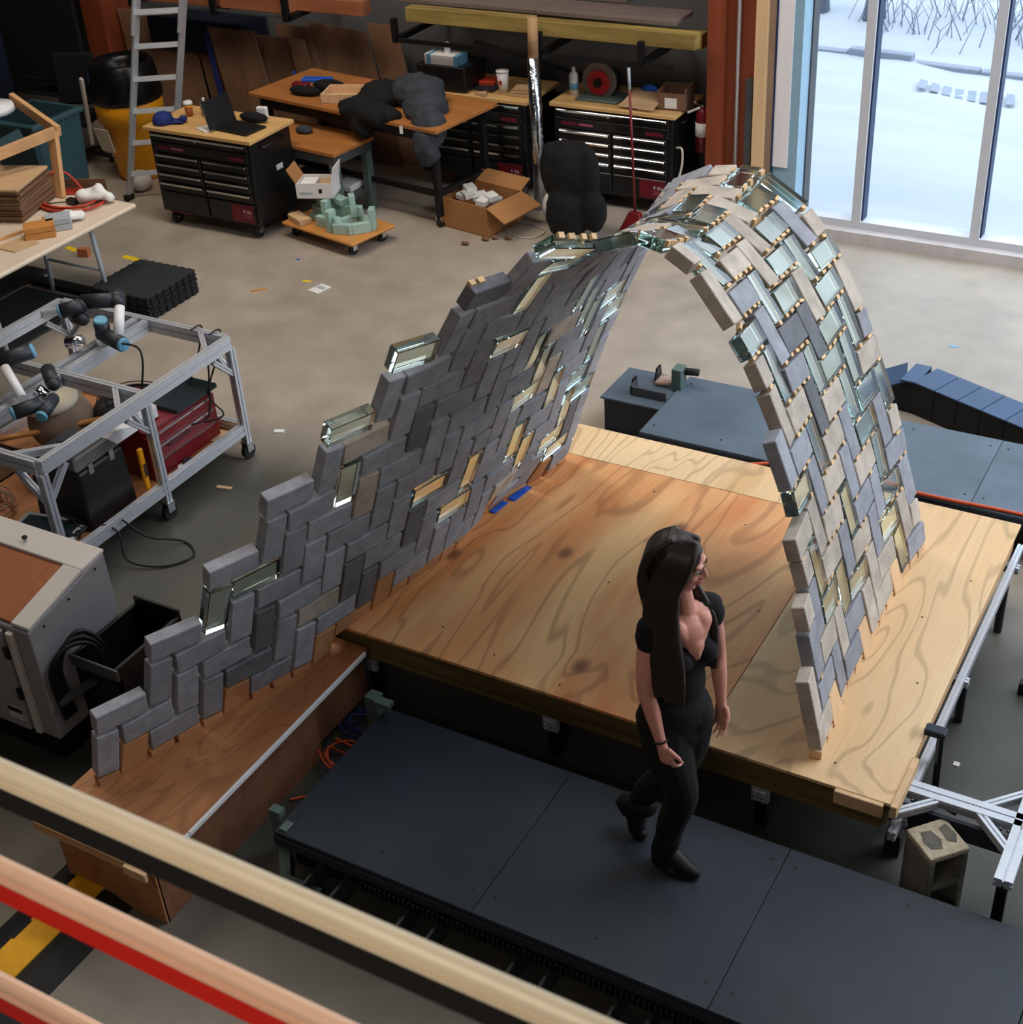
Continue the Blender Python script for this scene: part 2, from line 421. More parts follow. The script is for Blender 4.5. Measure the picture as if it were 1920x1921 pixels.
    def build(s, name, m, parent=None, label=None, cat=None, group=None, kind=None):
        o = link(name, s.mesh(name, local_inv(parent) if parent is not None else None), m, parent)
        return tag(o, label, cat, group, kind)
    def solo(s, name, m, label, cat, group=None, base=None):
        """a thing that is one mesh, origin at its base"""
        bmesh.ops.recalc_face_normals(s.bm, faces=s.bm.faces)
        if base is None:
            xs = [v.co for v in s.bm.verts]
            base = Vector(((min(v.x for v in xs)+max(v.x for v in xs))/2, (min(v.y for v in xs)+max(v.y for v in xs))/2, min(v.z for v in xs)))
        me = s.mesh(name, Matrix.Translation(-Vector(base)))
        o = link(name, me, m); o.location = base
        return tag(o, label, cat, group)
def dup(root, loc=None, rz=None, label=None, group=None):
    r = root.copy(); C.objects.link(r)
    if loc is not None: r.location = loc
    if rz is not None: r.rotation_euler = (0,0,rz)
    if label: r['label'] = label
    if group: r['group'] = group
    for ch in list(root.children):
        c = ch.copy(); C.objects.link(c); c.parent = r
        for g in ch.children:
            d = g.copy(); C.objects.link(d); d.parent = c
    return r
def text(name, s, size, M, m, parent=None, ext=.0006):
    cu = bpy.data.curves.new(name, 'FONT'); cu.body = s; cu.size = size; cu.extrude = ext; cu.align_x = 'CENTER'; cu.align_y = 'CENTER'
    cu.resolution_u = 2
    t = bpy.data.objects.new(name, cu)
    me = bpy.data.meshes.new_from_object(t)
    if parent is not None: M = local_inv(parent) @ M
    me.transform(M); bpy.data.objects.remove(t); bpy.data.curves.remove(cu)
    return link(name, me, m, parent)
def face_matrix(c, x, n):
    """text plane: centre c, reading direction x, outward normal n"""
    x, n = Vector(x).normalized(), Vector(n).normalized(); y = n.cross(x)
    M = Matrix((x, y, n)).transposed().to_4x4(); M.translation = Vector(c); return M
def bez(pts, k=6):
    """smooth curve through points"""
    pts = [Vector(p) for p in pts]; out = []
    for i in range(len(pts)-1):
        p0 = pts[max(i-1,0)]; p1 = pts[i]; p2 = pts[i+1]; p3 = pts[min(i+2,len(pts)-1)]
        for j in range(k):
            t = j/k
            out.append(.5*((2*p1)+(-p0+p2)*t+(2*p0-5*p1+4*p2-p3)*t*t+(-p0+3*p1-3*p2+p3)*t**3))
    out.append(pts[-1]); return out
def tan(a): return math.tan(a)
# T-slot aluminium profile, 40 mm square by default
def slot(w, h=None):
    h = h or w; g = .18; d = .22
    x, y = w/2, h/2; a = min(w,h)*g/2; b = min(w,h)*d
    return [(-x,-y),(-a,-y),(-a,-y+b),(a,-y+b),(a,-y),(x,-y),(x,-a),(x-b,-a),(x-b,a),(x,a),(x,y),(a,y),(a,y-b),(-a,y-b),(-a,y),(-x,y),(-x,a),(-x+b,a),(-x+b,-a),(-x,-a)]

# ------------------------------------------------------------ room
def struct(name, mb, m): return mb.build(name, m, None, kind='structure')
RX, LX, FY, BY, CZ = 5.2, -14.0, -2.6, 11.5, 7.4
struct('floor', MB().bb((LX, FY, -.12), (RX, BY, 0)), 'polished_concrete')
struct('ceiling', MB().bb((LX, FY, CZ), (RX, 12.2, CZ+.1)), 'wall_grey')
struct('wall_left', MB().bb((LX-.15, FY, 0), (LX, 12.2, CZ)), 'wall_dark')
struct('wall_front', MB().bb((LX, FY-.15, 0), (RX, FY, CZ)), 'wall_grey')
struct('wall_back', MB().bb((-9.1, 11.95, -.1), (-4.0, 12.1, CZ)).bb((LX, 11.95, -.1), (-9.1, 12.1, CZ)), 'wall_grey')
struct('floor_alcove', MB().bb((LX, BY, -.12), (-4.0, 12.0, 0)), 'polished_concrete')
struct('wall_right', MB().bb((RX, FY, 0), (RX+.15, 12.2, CZ)), 'wall_light')
struct('wall_window', MB().bb((-4.0, BY, 5.2), (RX, BY+.15, CZ)), 'wall_light')
# portal over the glazed wall
area('portal_glazed_wall', (.6, 11.62, 2.6), (.6, 0, 2.6), 9.2, 5.2, 1, (1,1,1), portal=True)
#area('portal_right_wall', (5.3, 6.8, 4.65), (0, 6.8, 4.65), 10.6, 3.9, 1, (1,1,1), portal=True)
# timber jamb group left of the glazing
struct('trim_1', MB().bb((-4.70, 11.30, 0), (-4.56, 11.95, CZ)), 'red_timber')
struct('trim_2', MB().bb((-4.56, 11.38, 0), (-4.28, 11.95, CZ)), 'red_timber')
struct('trim_3', MB().bb((-4.275, 11.30, 0), (-4.175, 11.62, CZ)), 'cream_timber')
struct('trim_4', MB().bb((-4.175, 11.36, 0), (-4.11, 11.62, CZ)), 'tan_board')
struct('trim_5', MB().bb((-4.11, 11.33, .0), (-4.095, 11.62, CZ)), 'gasket')
struct('trim_6', MB().bb((-4.095, 11.34, .55), (-3.965, 11.62, CZ)), 'white_timber')
struct('trim_7', MB().bb((-4.095, 11.36, 0), (-3.965, 11.62, .55)), 'frame_blue')
# glazing: sill curb, frames, mullions, panes
sill = struct('window_1', MB().bb((-3.97, 11.24, 0), (RX, 11.56, .10)), 'sill_dust')
MB().bb((-3.965, 11.36, .10), (-3.885, 11.56, 5.2)).build('window_jamb', 'frame_blue', sill)
MB().bb((-3.885, 11.33, .10), (RX, 11.50, .165)).build('bottom_rail', 'frame_paint', sill)
for i, x in enumerate((-3.315, -2.315, -1.315, -.315, .685, 1.685, 2.685, 3.685)):
    f = MB().bb((x-.045, 11.33, .165), (x+.03, 11.50, 5.2)).build('mullion', 'frame_paint', sill)
    MB().bb((x+.03, 11.36, .165), (x+.045, 11.48, 5.2)).build('gasket_strip', 'gasket', f)
xs = [-3.885, -3.315, -2.315, -1.315, -.315, .685, 1.685, 2.685, 3.685, 5.2]
for i in range(len(xs)-1):
    MB().bb((xs[i]+.03, 11.43, .165), (xs[i+1]-.03, 11.436, 5.2)).build('glass_pane', 'window_glass', sill)
# floor saw joints are faint: one strip of darker sealant
# ------------------------------------------------------------ outside: snow, curb, trees
def snow_h(x, y):
    b = max(0, y-17.2)
    return -.14 + .16*b + .04*math.sin(x*1.7+y*.6)*(1 if y > 13 else .3) + .02*math.sin(x*5+y*3)
bm = bmesh.new(); nx, ny = 44, 70
gv = [[bm.verts.new((-16+28*i/nx, 11.57+24*j/ny, snow_h(-16+28*i/nx, 11.57+24*j/ny))) for i in range(nx+1)] for j in range(ny+1)]
for j in range(ny):
    for i in range(nx):
        f = bm.faces.new((gv[j][i], gv[j][i+1], gv[j+1][i+1], gv[j+1][i])); f.smooth = True
me = bpy.data.meshes.new('snow_ground'); bm.to_mesh(me); bm.free()
g = link('snow_ground', me, 'snow'); tag(g, kind='structure')
random.seed(5)
cb = thing('curb', 'snow-dusted stone curb crossing the snow outside the window', 'curb', (-4.5, 16.9, -.14))
for i in range(16):
    x = -8+i*.8; y = 17.15-.10*(x+8)/1.2
    MB().box((x, y, snow_h(x,y)+.0), (.785, .13, .10), rotz(-.08), .01).build('curb_stone', 'curb', cb)
gt = thing('drain_grate', 'row of slanted grey slots showing through the snow behind the middle pane', 'grate', (-3.7, 16.0, -.12))
for i in range(8): MB().poly([*[V(px_, py_-i*.01, snow_h(px_, py_-i*.01)+.022) for px_, py_ in ((-4.05+i*.14,15.78),(-3.96+i*.14,15.78),(-4.03+i*.14,16.12),(-4.12+i*.14,16.12))]], .006).build('slot', 'snow_grey', gt)
def tree(x, y, r, h, fork, name, label):
    t = thing(name, label, 'tree', (x, y, snow_h(x,y)-.05), 0)
    z0 = snow_h(x,y)-.05; top = V(x+fork*.25, y, z0+h*.45)
    mb = MB().tube(bez([V(x,y,z0), V(x+.03,y,z0+h*.2), top]), [r*1.35, r*1.2, r*1.1, r*1.0, r, r, r*.98, r*.95, r*.94, r*.93, r*.92, r*.9, r*.9], 10)
    mb.build('trunk', 'bark', t)
    random.seed(int(x*100))
    for k in range(7):
        a = random.uniform(0, 2*PI); l = h*random.uniform(.35, .6)
        s = top + V(0,0,-random.uniform(0, .3)*h*.3)
        e = s+V(math.cos(a)*l*.5, math.sin(a)*l*.5, l)
        pts = bez([s, s.lerp(e,.5)+V(random.uniform(-.1,.1),0,.05), e], 5); n = len(pts)
        mb = MB().tube(pts, [r*.6*(1-.8*i/n) for i in range(n)], 6)
        for q in range(4):
            s2 = pts[random.randint(3, n-3)]; e2 = s2+V(random.uniform(-.5,.5), random.uniform(-.4,.4), random.uniform(.2,.7))
            mb.tube([s2, s2.lerp(e2,.5)+V(0,0,.05), e2], [r*.22, r*.15, r*.06], 5)
        mb.build('branch', 'bark', t)
tree(-6.35, 18.3, .085, 3.2, -1, 'bare_tree', 'leftmost bare grey tree trunk behind the window jamb')
tree(-5.95, 18.1, .075, 3.0, 1, 'bare_tree', 'thin forked bare tree just right of the window jamb')
tree(-5.25, 18.0, .12, 3.4, .6, 'bare_tree', 'thickest bare tree trunk seen through the first pane')
def bush(x, y, w, n, label, seed):
    random.seed(seed); mb = MB()
    for k in range(n):
        bx = x+random.gauss(0, w*.5); by = y+random.gauss(0, .35); z = snow_h(bx,by)-.02
        a = random.uniform(0,2*PI); l = random.uniform(.25,.75)
        e = V(bx+math.cos(a)*l*.6, by+math.sin(a)*l*.4, z+l)
        m_ = V(bx,by,z).lerp(e,.5)+V(random.uniform(-.08,.08),0,.06)
        r = random.uniform(.004,.010)
        mb.tube([V(bx,by,z), m_, e], [r, r*.7, r*.3], 4)
        e2 = m_+V(random.uniform(-.25,.25), random.uniform(-.1,.1), random.uniform(.05,.3)); mb.tube([m_, e2], [r*.6, r*.3], 4)
    mb.solo('snowy_bush', 'twig', label, 'bush', 'leafless bushes on the snow bank')
bush(-4.6, 17.9, 1.0, 46, 'leafless bush on the snow bank in the first pane', 11)
bush(-3.6, 18.2, .9, 50, 'leafless bush behind the middle pane, left part', 12)
bush(-2.6, 17.9, .9, 52, 'leafless bush behind the middle pane, right part', 13)
bush(-1.6, 17.6, .7, 40, 'leafless bush seen through the rightmost pane', 14)

# ------------------------------------------------------------ the brick vault
# a grid of surface points (mm); every row starts at its own column
NODES = '''0 0 -4259,3099,462 -4217,3206,458 -4170,3346,460 -4122,3492,461 -4078,3629,463 -4041,3740,456 -3993,3891,465 -3950,4010,461 -3911,4123,459 -3874,4242,454 -3850,4384,456 -3829,4525,458 -3807,4661,457 -3783,4794,453 -3757,4925,449 -3734,5057,446 -3716,5185,443 -3706,5309,438 -3711,5424,433 -3729,5532,428 -3750,5638,424 -3754,5751,419 -3731,5879,417 -3686,6017,416 -3640,6157,414 -3604,6291,410 -3576,6420,405
1 0 -4231,3100,598 -4185,3227,597 -4138,3359,598 -4091,3496,601 -4055,3612,596 -4005,3748,596 -3955,3879,592 -3916,4001,588 -3881,4120,580 -3848,4270,596 -3819,4404,591 -3795,4539,593 -3773,4657,586 -3740,4792,584 -3715,4921,579 -3692,5052,575 -3674,5186,576 -3656,5312,570 -3645,5435,565 -3657,5545,561 -3673,5654,558 -3687,5762,554 -3669,5877,542 -3612,6036,546 -3562,6190,548 -3554,6305,539 -3555,6411,532
2 0 -4201,3111,739 -4156,3221,726 -4110,3364,737 -4069,3484,734 -4015,3629,740 -3974,3745,732 -3922,3893,740 -3884,4003,723 -3848,4144,734 -3816,4264,722 -3784,4402,726 -3754,4535,725 -3724,4665,721 -3698,4787,714 -3673,4915,710 -3651,5041,704 -3625,5182,711 -3604,5315,711 -3596,5430,698 -3593,5553,698 -3595,5671,695 -3590,5791,688 -3567,5922,685 -3530,6068,690 -3520,6183,669 -3513,6313,673 -3510,6432,662
3 0 -4167,3116,871 -4124,3232,866 -4078,3352,861 -4031,3497,875 -3988,3613,866 -3937,3753,872 -3890,3890,875 -3847,4025,877 -3813,4145,869 -3779,4273,866 -3745,4405,866 -3712,4538,866 -3684,4654,851 -3655,4785,851 -3627,4918,852 -3601,5051,853 -3580,5170,839 -3562,5301,840 -3546,5430,839 -3531,5559,837 -3516,5692,838 -3515,5802,818 -3491,5934,811 -3483,6054,798 -3476,6182,796 -3478,6301,785 -3474,6431,782
4 2 -4047,3380,1018 -4000,3487,1001 -3949,3633,1015 -3904,3755,1010 -3849,3900,1016 -3817,4010,1004 -3778,4142,1006 -3741,4274,1006 -3705,4403,1004 -3671,4531,1000 -3638,4659,995 -3608,4786,991 -3582,4915,990 -3558,5046,993 -3535,5176,991 -3522,5294,980 -3498,5427,979 -3479,5557,975 -3472,5668,949 -3455,5799,944 -3443,5925,933 -3434,6060,938 -3434,6185,931 -3433,6305,916 -3433,6429,904
5 2 -4014,3382,1154 -3962,3497,1142 -3912,3615,1132 -3863,3770,1157 -3819,3898,1156 -3778,4022,1152 -3740,4144,1147 -3702,4271,1144 -3664,4400,1141 -3627,4528,1137 -3591,4657,1134 -3559,4787,1132 -3533,4910,1125 -3511,5032,1117 -3487,5165,1121 -3466,5296,1120 -3447,5425,1117 -3429,5555,1111 -3413,5684,1103 -3405,5803,1084 -3397,5927,1072 -3392,6053,1064 -3391,6178,1054 -3391,6302,1043 -3390,6427,1030
6 4 -3870,3649,1294 -3824,3770,1291 -3776,3903,1295 -3744,4014,1288 -3701,4143,1288 -3660,4272,1285 -3621,4398,1280 -3582,4524,1274 -3545,4652,1269 -3510,4779,1264 -3482,4906,1260 -3455,5034,1257 -3431,5164,1256 -3410,5295,1255 -3393,5426,1255 -3379,5554,1251 -3367,5677,1235 -3359,5796,1214 -3353,5925,1209 -3345,6052,1198 -3352,6166,1175 -3349,6293,1167 -3346,6422,1158
7 4 -3835,3640,1427 -3786,3763,1424 -3742,3879,1415 -3697,4017,1426 -3655,4149,1432 -3614,4277,1431 -3577,4391,1415 -3538,4518,1410 -3499,4646,1406 -3463,4775,1402 -3431,4903,1398 -3403,5032,1395 -3378,5162,1391 -3355,5292,1389 -3337,5424,1388 -3327,5551,1383 -3321,5676,1375 -3314,5792,1348 -3309,5912,1328 -3305,6037,1316 -3302,6165,1308 -3300,6292,1299 -3300,6419,1290
8 6 -3693,3902,1575 -3650,4021,1568 -3606,4152,1572 -3571,4268,1564 -3531,4388,1554 -3491,4514,1549 -3452,4643,1546 -3415,4772,1542 -3381,4901,1537 -3351,5031,1533 -3325,5160,1528 -3303,5288,1522 -3286,5413,1509 -3275,5546,1512 -3269,5672,1504 -3259,5785,1469 -3266,5895,1442 -3256,6034,1446 -3250,6167,1443 -3247,6295,1435 -3245,6424,1426
9 6 -3652,3885,1703 -3606,4010,1702 -3567,4124,1690 -3521,4257,1693 -3480,4382,1686 -3441,4513,1690 -3403,4642,1688 -3365,4771,1682 -3329,4900,1675 -3298,5029,1669 -3272,5158,1663 -3251,5288,1659 -3236,5421,1660 -3226,5547,1651 -3215,5665,1624 -3204,5791,1609 -3192,5926,1609 -3194,6048,1593 -3193,6173,1581 -3192,6302,1573 -3190,6431,1565
10 8 -3497,4155,1855 -3470,4254,1829 -3419,4399,1844 -3391,4516,1837 -3351,4640,1826 -3310,4769,1819 -3273,4898,1811 -3242,5027,1802 -3217,5156,1794 -3196,5285,1787 -3179,5411,1776 -3166,5533,1755 -3167,5649,1736 -3141,5793,1739 -3138,5922,1732 -3135,6053,1727 -3134,6181,1719 -3134,6309,1710 -3135,6438,1703
11 8 -3448,4135,1977 -3407,4260,1972 -3371,4374,1957 -3329,4510,1964 -3290,4640,1962 -3251,4769,1955 -3214,4896,1943 -3180,5025,1930 -3160,5147,1915 -3141,5276,1907 -3118,5407,1896 -3117,5524,1877 -3087,5671,1884 -3080,5801,1878 -3077,5927,1865 -3075,6055,1856 -3075,6184,1849 -3076,6314,1843 -3077,6444,1838
12 10 -3294,4407,2131 -3273,4500,2089 -3217,4648,2100 -3192,4769,2093 -3153,4893,2073 -3120,5014,2047 -3100,5137,2033 -3089,5255,2009 -3067,5392,2008 -3047,5528,2005 -3032,5662,2001 -3021,5796,1996 -3015,5927,1989 -3014,6056,1981 -3015,6186,1974 -3017,6316,1970 -3018,6447,1967
13 10 -3237,4399,2261 -3197,4520,2246 -3166,4637,2229 -3122,4768,2218 -3082,4898,2206 -3048,5027,2192 -3034,5142,2166 -3016,5263,2142 -2998,5391,2127 -2980,5524,2119 -2965,5657,2113 -2955,5791,2108 -2950,5923,2101 -2950,6053,2096 -2953,6184,2092 -2957,6314,2091 -2961,6445,2092
14 12 -3059,4661,2366 -3053,4760,2332 -3008,4903,2338 -2975,5028,2317 -2955,5146,2287 -2937,5267,2261 -2918,5393,2241 -2901,5523,2227 -2887,5655,2218 -2879,5787,2210 -2876,5919,2204 -2878,6050,2200 -2884,6180,2199 -2893,6310,2203 -2905,6440,2210
15 12 -2989,4647,2479 -2970,4767,2464 -2946,4885,2441 -2887,5025,2419 -2876,5140,2389 -2848,5266,2362 -2825,5395,2340 -2807,5525,2323 -2796,5655,2310 -2790,5786,2300 -2790,5917,2293 -2794,6047,2290 -2803,6176,2291 -2818,6305,2298 -2844,6432,2316
16 14 -2830,4902,2555 -2805,5012,2504 -2764,5142,2473 -2734,5271,2445 -2714,5399,2420 -2699,5528,2399 -2690,5657,2384 -2688,5787,2372 -2690,5916,2364 -2697,6045,2360 -2708,6173,2361 -2721,6302,2369 -2740,6430,2385
17 14 -2708,4910,2635 -2662,5033,2589 -2626,5156,2543 -2602,5280,2505 -2586,5406,2475 -2577,5533,2452 -2572,5661,2433 -2574,5788,2420 -2579,5916,2411 -2589,6043,2406 -2599,6171,2406 -2609,6300,2412 -2619,6428,2425
18 16 -2458,5175,2581 -2459,5288,2533 -2454,5410,2499 -2447,5536,2473 -2447,5662,2454 -2451,5789,2439 -2461,5916,2431 -2473,6042,2426 -2483,6168,2424 -2488,6298,2430 -2490,6426,2438
19 16 -2330,5157,2558 -2328,5280,2516 -2322,5406,2481 -2316,5534,2457 -2325,5658,2437 -2330,5786,2425 -2340,5911,2414 -2351,6039,2413 -2374,6165,2426 -2355,6297,2419 -2357,6427,2436
20 16 -2179,5140,2471 -2209,5263,2450 -2189,5393,2413 -2226,5513,2404 -2210,5643,2377 -2227,5769,2369 -2224,5900,2360 -2245,6031,2377 -2229,6158,2357 -2234,6286,2364 -2238,6418,2390
21 16 -2071,5115,2364 -2093,5243,2349 -2114,5371,2339 -2099,5497,2303 -2121,5625,2300 -2113,5759,2290 -2128,5889,2294 -2119,6011,2266 -2130,6141,2273 -2133,6276,2297 -2131,6407,2314
22 16 -1974,5090,2235 -2008,5226,2247 -2004,5343,2198 -2028,5482,2217 -2025,5614,2205 -2033,5745,2202 -2023,5868,2172 -2037,6000,2183 -2031,6135,2190 -2032,6265,2197 -2016,6386,2177
23 16 -1907,5081,2133 -1906,5210,2110 -1936,5339,2111 -1945,5468,2099 -1952,5599,2093 -1950,5728,2079 -1954,5858,2077 -1958,5992,2084 -1960,6121,2084 -1954,6252,2087 -1948,6382,2092
24 16 -1829,5075,2009 -1850,5198,1991 -1856,5331,1984 -1874,5460,1981 -1864,5585,1955 -1869,5713,1946 -1880,5848,1957 -1885,5982,1965 -1885,6115,1972 -1882,6245,1974 -1878,6374,1978
25 15 -1740,4932,1872 -1760,5060,1861 -1790,5197,1874 -1807,5327,1871 -1803,5454,1853 -1811,5583,1845 -1815,5713,1839 -1819,5845,1840 -1820,5977,1845 -1818,6110,1851 -1814,6241,1855 -1814,6365,1848
26 15 -1695,4935,1749 -1715,5065,1746 -1732,5194,1742 -1744,5323,1737 -1754,5453,1731 -1761,5586,1734 -1767,5714,1726 -1767,5844,1723 -1765,5974,1723 -1761,6105,1724 -1760,6236,1728 -1745,6359,1713
27 15 -1656,4940,1628 -1671,5069,1624 -1680,5192,1607 -1691,5324,1607 -1697,5456,1605 -1710,5584,1603 -1715,5714,1601 -1716,5844,1599 -1715,5974,1599 -1713,6103,1597 -1707,6229,1588 -1702,6360,1593
28 14 -1588,4807,1485 -1619,4946,1506 -1623,5062,1475 -1645,5198,1487 -1648,5327,1480 -1652,5455,1473 -1657,5585,1470 -1663,5715,1470 -1666,5846,1471 -1667,5977,1473 -1666,6107,1474 -1662,6237,1474 -1658,6366,1475
29 14 -1557,4820,1369 -1573,4946,1362 -1588,5073,1358 -1596,5205,1357 -1607,5329,1347 -1602,5455,1334 -1609,5586,1336 -1616,5718,1338 -1620,5849,1341 -1622,5981,1345 -1621,6112,1349 -1619,6245,1357 -1613,6372,1351
30 13 -1499,4696,1237 -1518,4823,1234 -1534,4951,1230 -1549,5080,1228 -1560,5206,1222 -1556,5330,1206 -1567,5462,1209 -1569,5591,1205 -1574,5721,1205 -1579,5853,1210 -1581,5984,1213 -1578,6114,1214 -1573,6241,1212 -1564,6369,1211
31 13 -1463,4698,1098 -1483,4824,1094 -1498,4951,1090 -1510,5078,1085 -1520,5207,1081 -1527,5338,1082 -1525,5466,1074 -1528,5595,1070 -1534,5725,1071 -1541,5857,1076 -1545,5988,1080 -1547,6118,1083 -1538,6231,1056 -1526,6376,1086
32 12 -1412,4567,954 -1431,4687,942 -1453,4828,959 -1467,4956,956 -1472,5078,941 -1482,5203,934 -1491,5340,943 -1498,5476,950 -1488,5599,932 -1497,5729,933 -1505,5864,942 -1515,6001,958 -1499,6121,938 -1494,6249,938 -1492,6378,943
33 12 -1388,4571,815 -1406,4704,820 -1423,4841,833 -1431,4957,812 -1443,5083,806 -1454,5216,811 -1468,5353,822 -1463,5479,811 -1462,5609,806 -1469,5745,813 -1478,5878,819 -1466,6000,803 -1467,6130,807 -1460,6264,816 -1457,6387,808
34 12 -1362,4588,689 -1377,4706,679 -1390,4832,676 -1403,4959,674 -1412,5096,681 -1420,5221,675 -1422,5351,674 -1426,5481,671 -1430,5618,675 -1433,5753,676 -1437,5886,675 -1434,6014,669 -1428,6146,675 -1425,6272,678 -1412,6389,664
35 12 -1338,4599,548 -1349,4710,544 -1361,4831,540 -1374,4980,550 -1387,5105,546 -1391,5230,545 -1391,5357,544 -1392,5489,544 -1395,5625,544 -1402,5766,545 -1408,5907,546 -1411,6046,550 -1401,6167,546 -1390,6283,545 -1379,6399,543'''
P = {}
for ln in NODES.strip().split('\n'):
    w = ln.split(); b, a0 = int(w[0]), int(w[1])
    for i, q in enumerate(w[2:]):
        P[a0+i, b] = Vector([int(v)/1000 for v in q.split(',')])
TH = .062; CW = .131; GAP = .010
def row_start(r):
    if r < 19: return 0 if r < 2 else (r-2 if r % 2 == 0 else r-1)
    if r < 25: return 16
    if r < 28: return 15
    if r < 30: return 14
    if r < 32: return 13
    return 12
def cell_brick(a, b):
    off = (a >= 17 and b < 13) or (a == 16 and b == 1)
    q = b+1 if off else b
    k = (a+q) % 4
    if k < 2: return ('V', a, b-k, off)
    return ('H', a if k == 2 else a-1, b, off)
bricks = {}
for b in range(35):
    for a in range(row_start(b), 26):
        bricks.setdefault(cell_brick(a, b), []).append((a, b))
GLASS = set()
for s in '''V4,4 H5,5 H8,10 H10,12 V9,7 V16,4 H13,5 H15,3 V19,4 V20,3 H15,11 V18,9 V19,8 H18,7 V21,6 V23,4 H22,3 H23,2 V15,13 H14,16 V16,16
V20,11 V21,10 V22,9 H24,5 H23,6 H24,9 H23,10 V24,7 H15,15 H16,18 H16,22 V17,23 V17,19 V18,18 H19,19 V19,21 H21,21 H20,22 V23,21 H22,20 H23,19 H24,18 V25,19
H24,22 H23,23 V24,24 V23,25 H22,24 H21,25 H23,27 V25,27 V22,26 H22,28 V23,29 H23,31 H22,32 V23,33 V19,29 H18,32 V17,31 V15,29 H15,31 H15,27 V20,24 V18,26 V18,17 V20,16 H18,16 V19,17 H21,17 V22,14 H20,18'''.split():
    a, b = s[1:].split(','); GLASS.add((s[0], int(a), int(b)))
DARK = {('V',6,2), ('H',5,1), ('V',19,25), ('H',19,23), ('V',14,28)}
vault = thing('brick_vault', 'curved herringbone vault of grey concrete and clear glass bricks', 'brick arch', (-2.8, 4.9, .42))
VL = Vector(vault.location)
def unit_brick(name, L, m, bev):
    mb = MB().box((0,0,0), (L, CW-GAP, TH), None, bev); o = mb.mesh(name); o.materials.append(MATS[m]); return o
shapes = {}
for nm, m in (('concrete', 'concrete_brick'), ('tan', 'concrete_brick_tan'), ('dark', 'concrete_brick_dark'), ('glass', 'glass_brick')):
    shapes[nm, 2] = unit_brick(nm+'_brick', 2*CW-GAP, m, .004); shapes[nm, 1] = unit_brick(nm+'_half_brick', CW-GAP, m, .004)
wood_m = []
rnd = random.Random(4)
placed = []
FZ = lambda a, b: .415 if (b < 18 and a < 9.6) else .50
def frame_of(a0, b0, a1, b1):
    c = [P[a0,b0], P[a1,b0], P[a1,b1], P[a0,b1]]
    ctr = sum(c, Vector())/4
    u = (c[1]-c[0]+c[2]-c[3])/2; v = (c[3]-c[0]+c[2]-c[1])/2
    n = u.cross(v).normalized()
    return ctr, u, v, n, c
nwood = 0
shim_spots = []
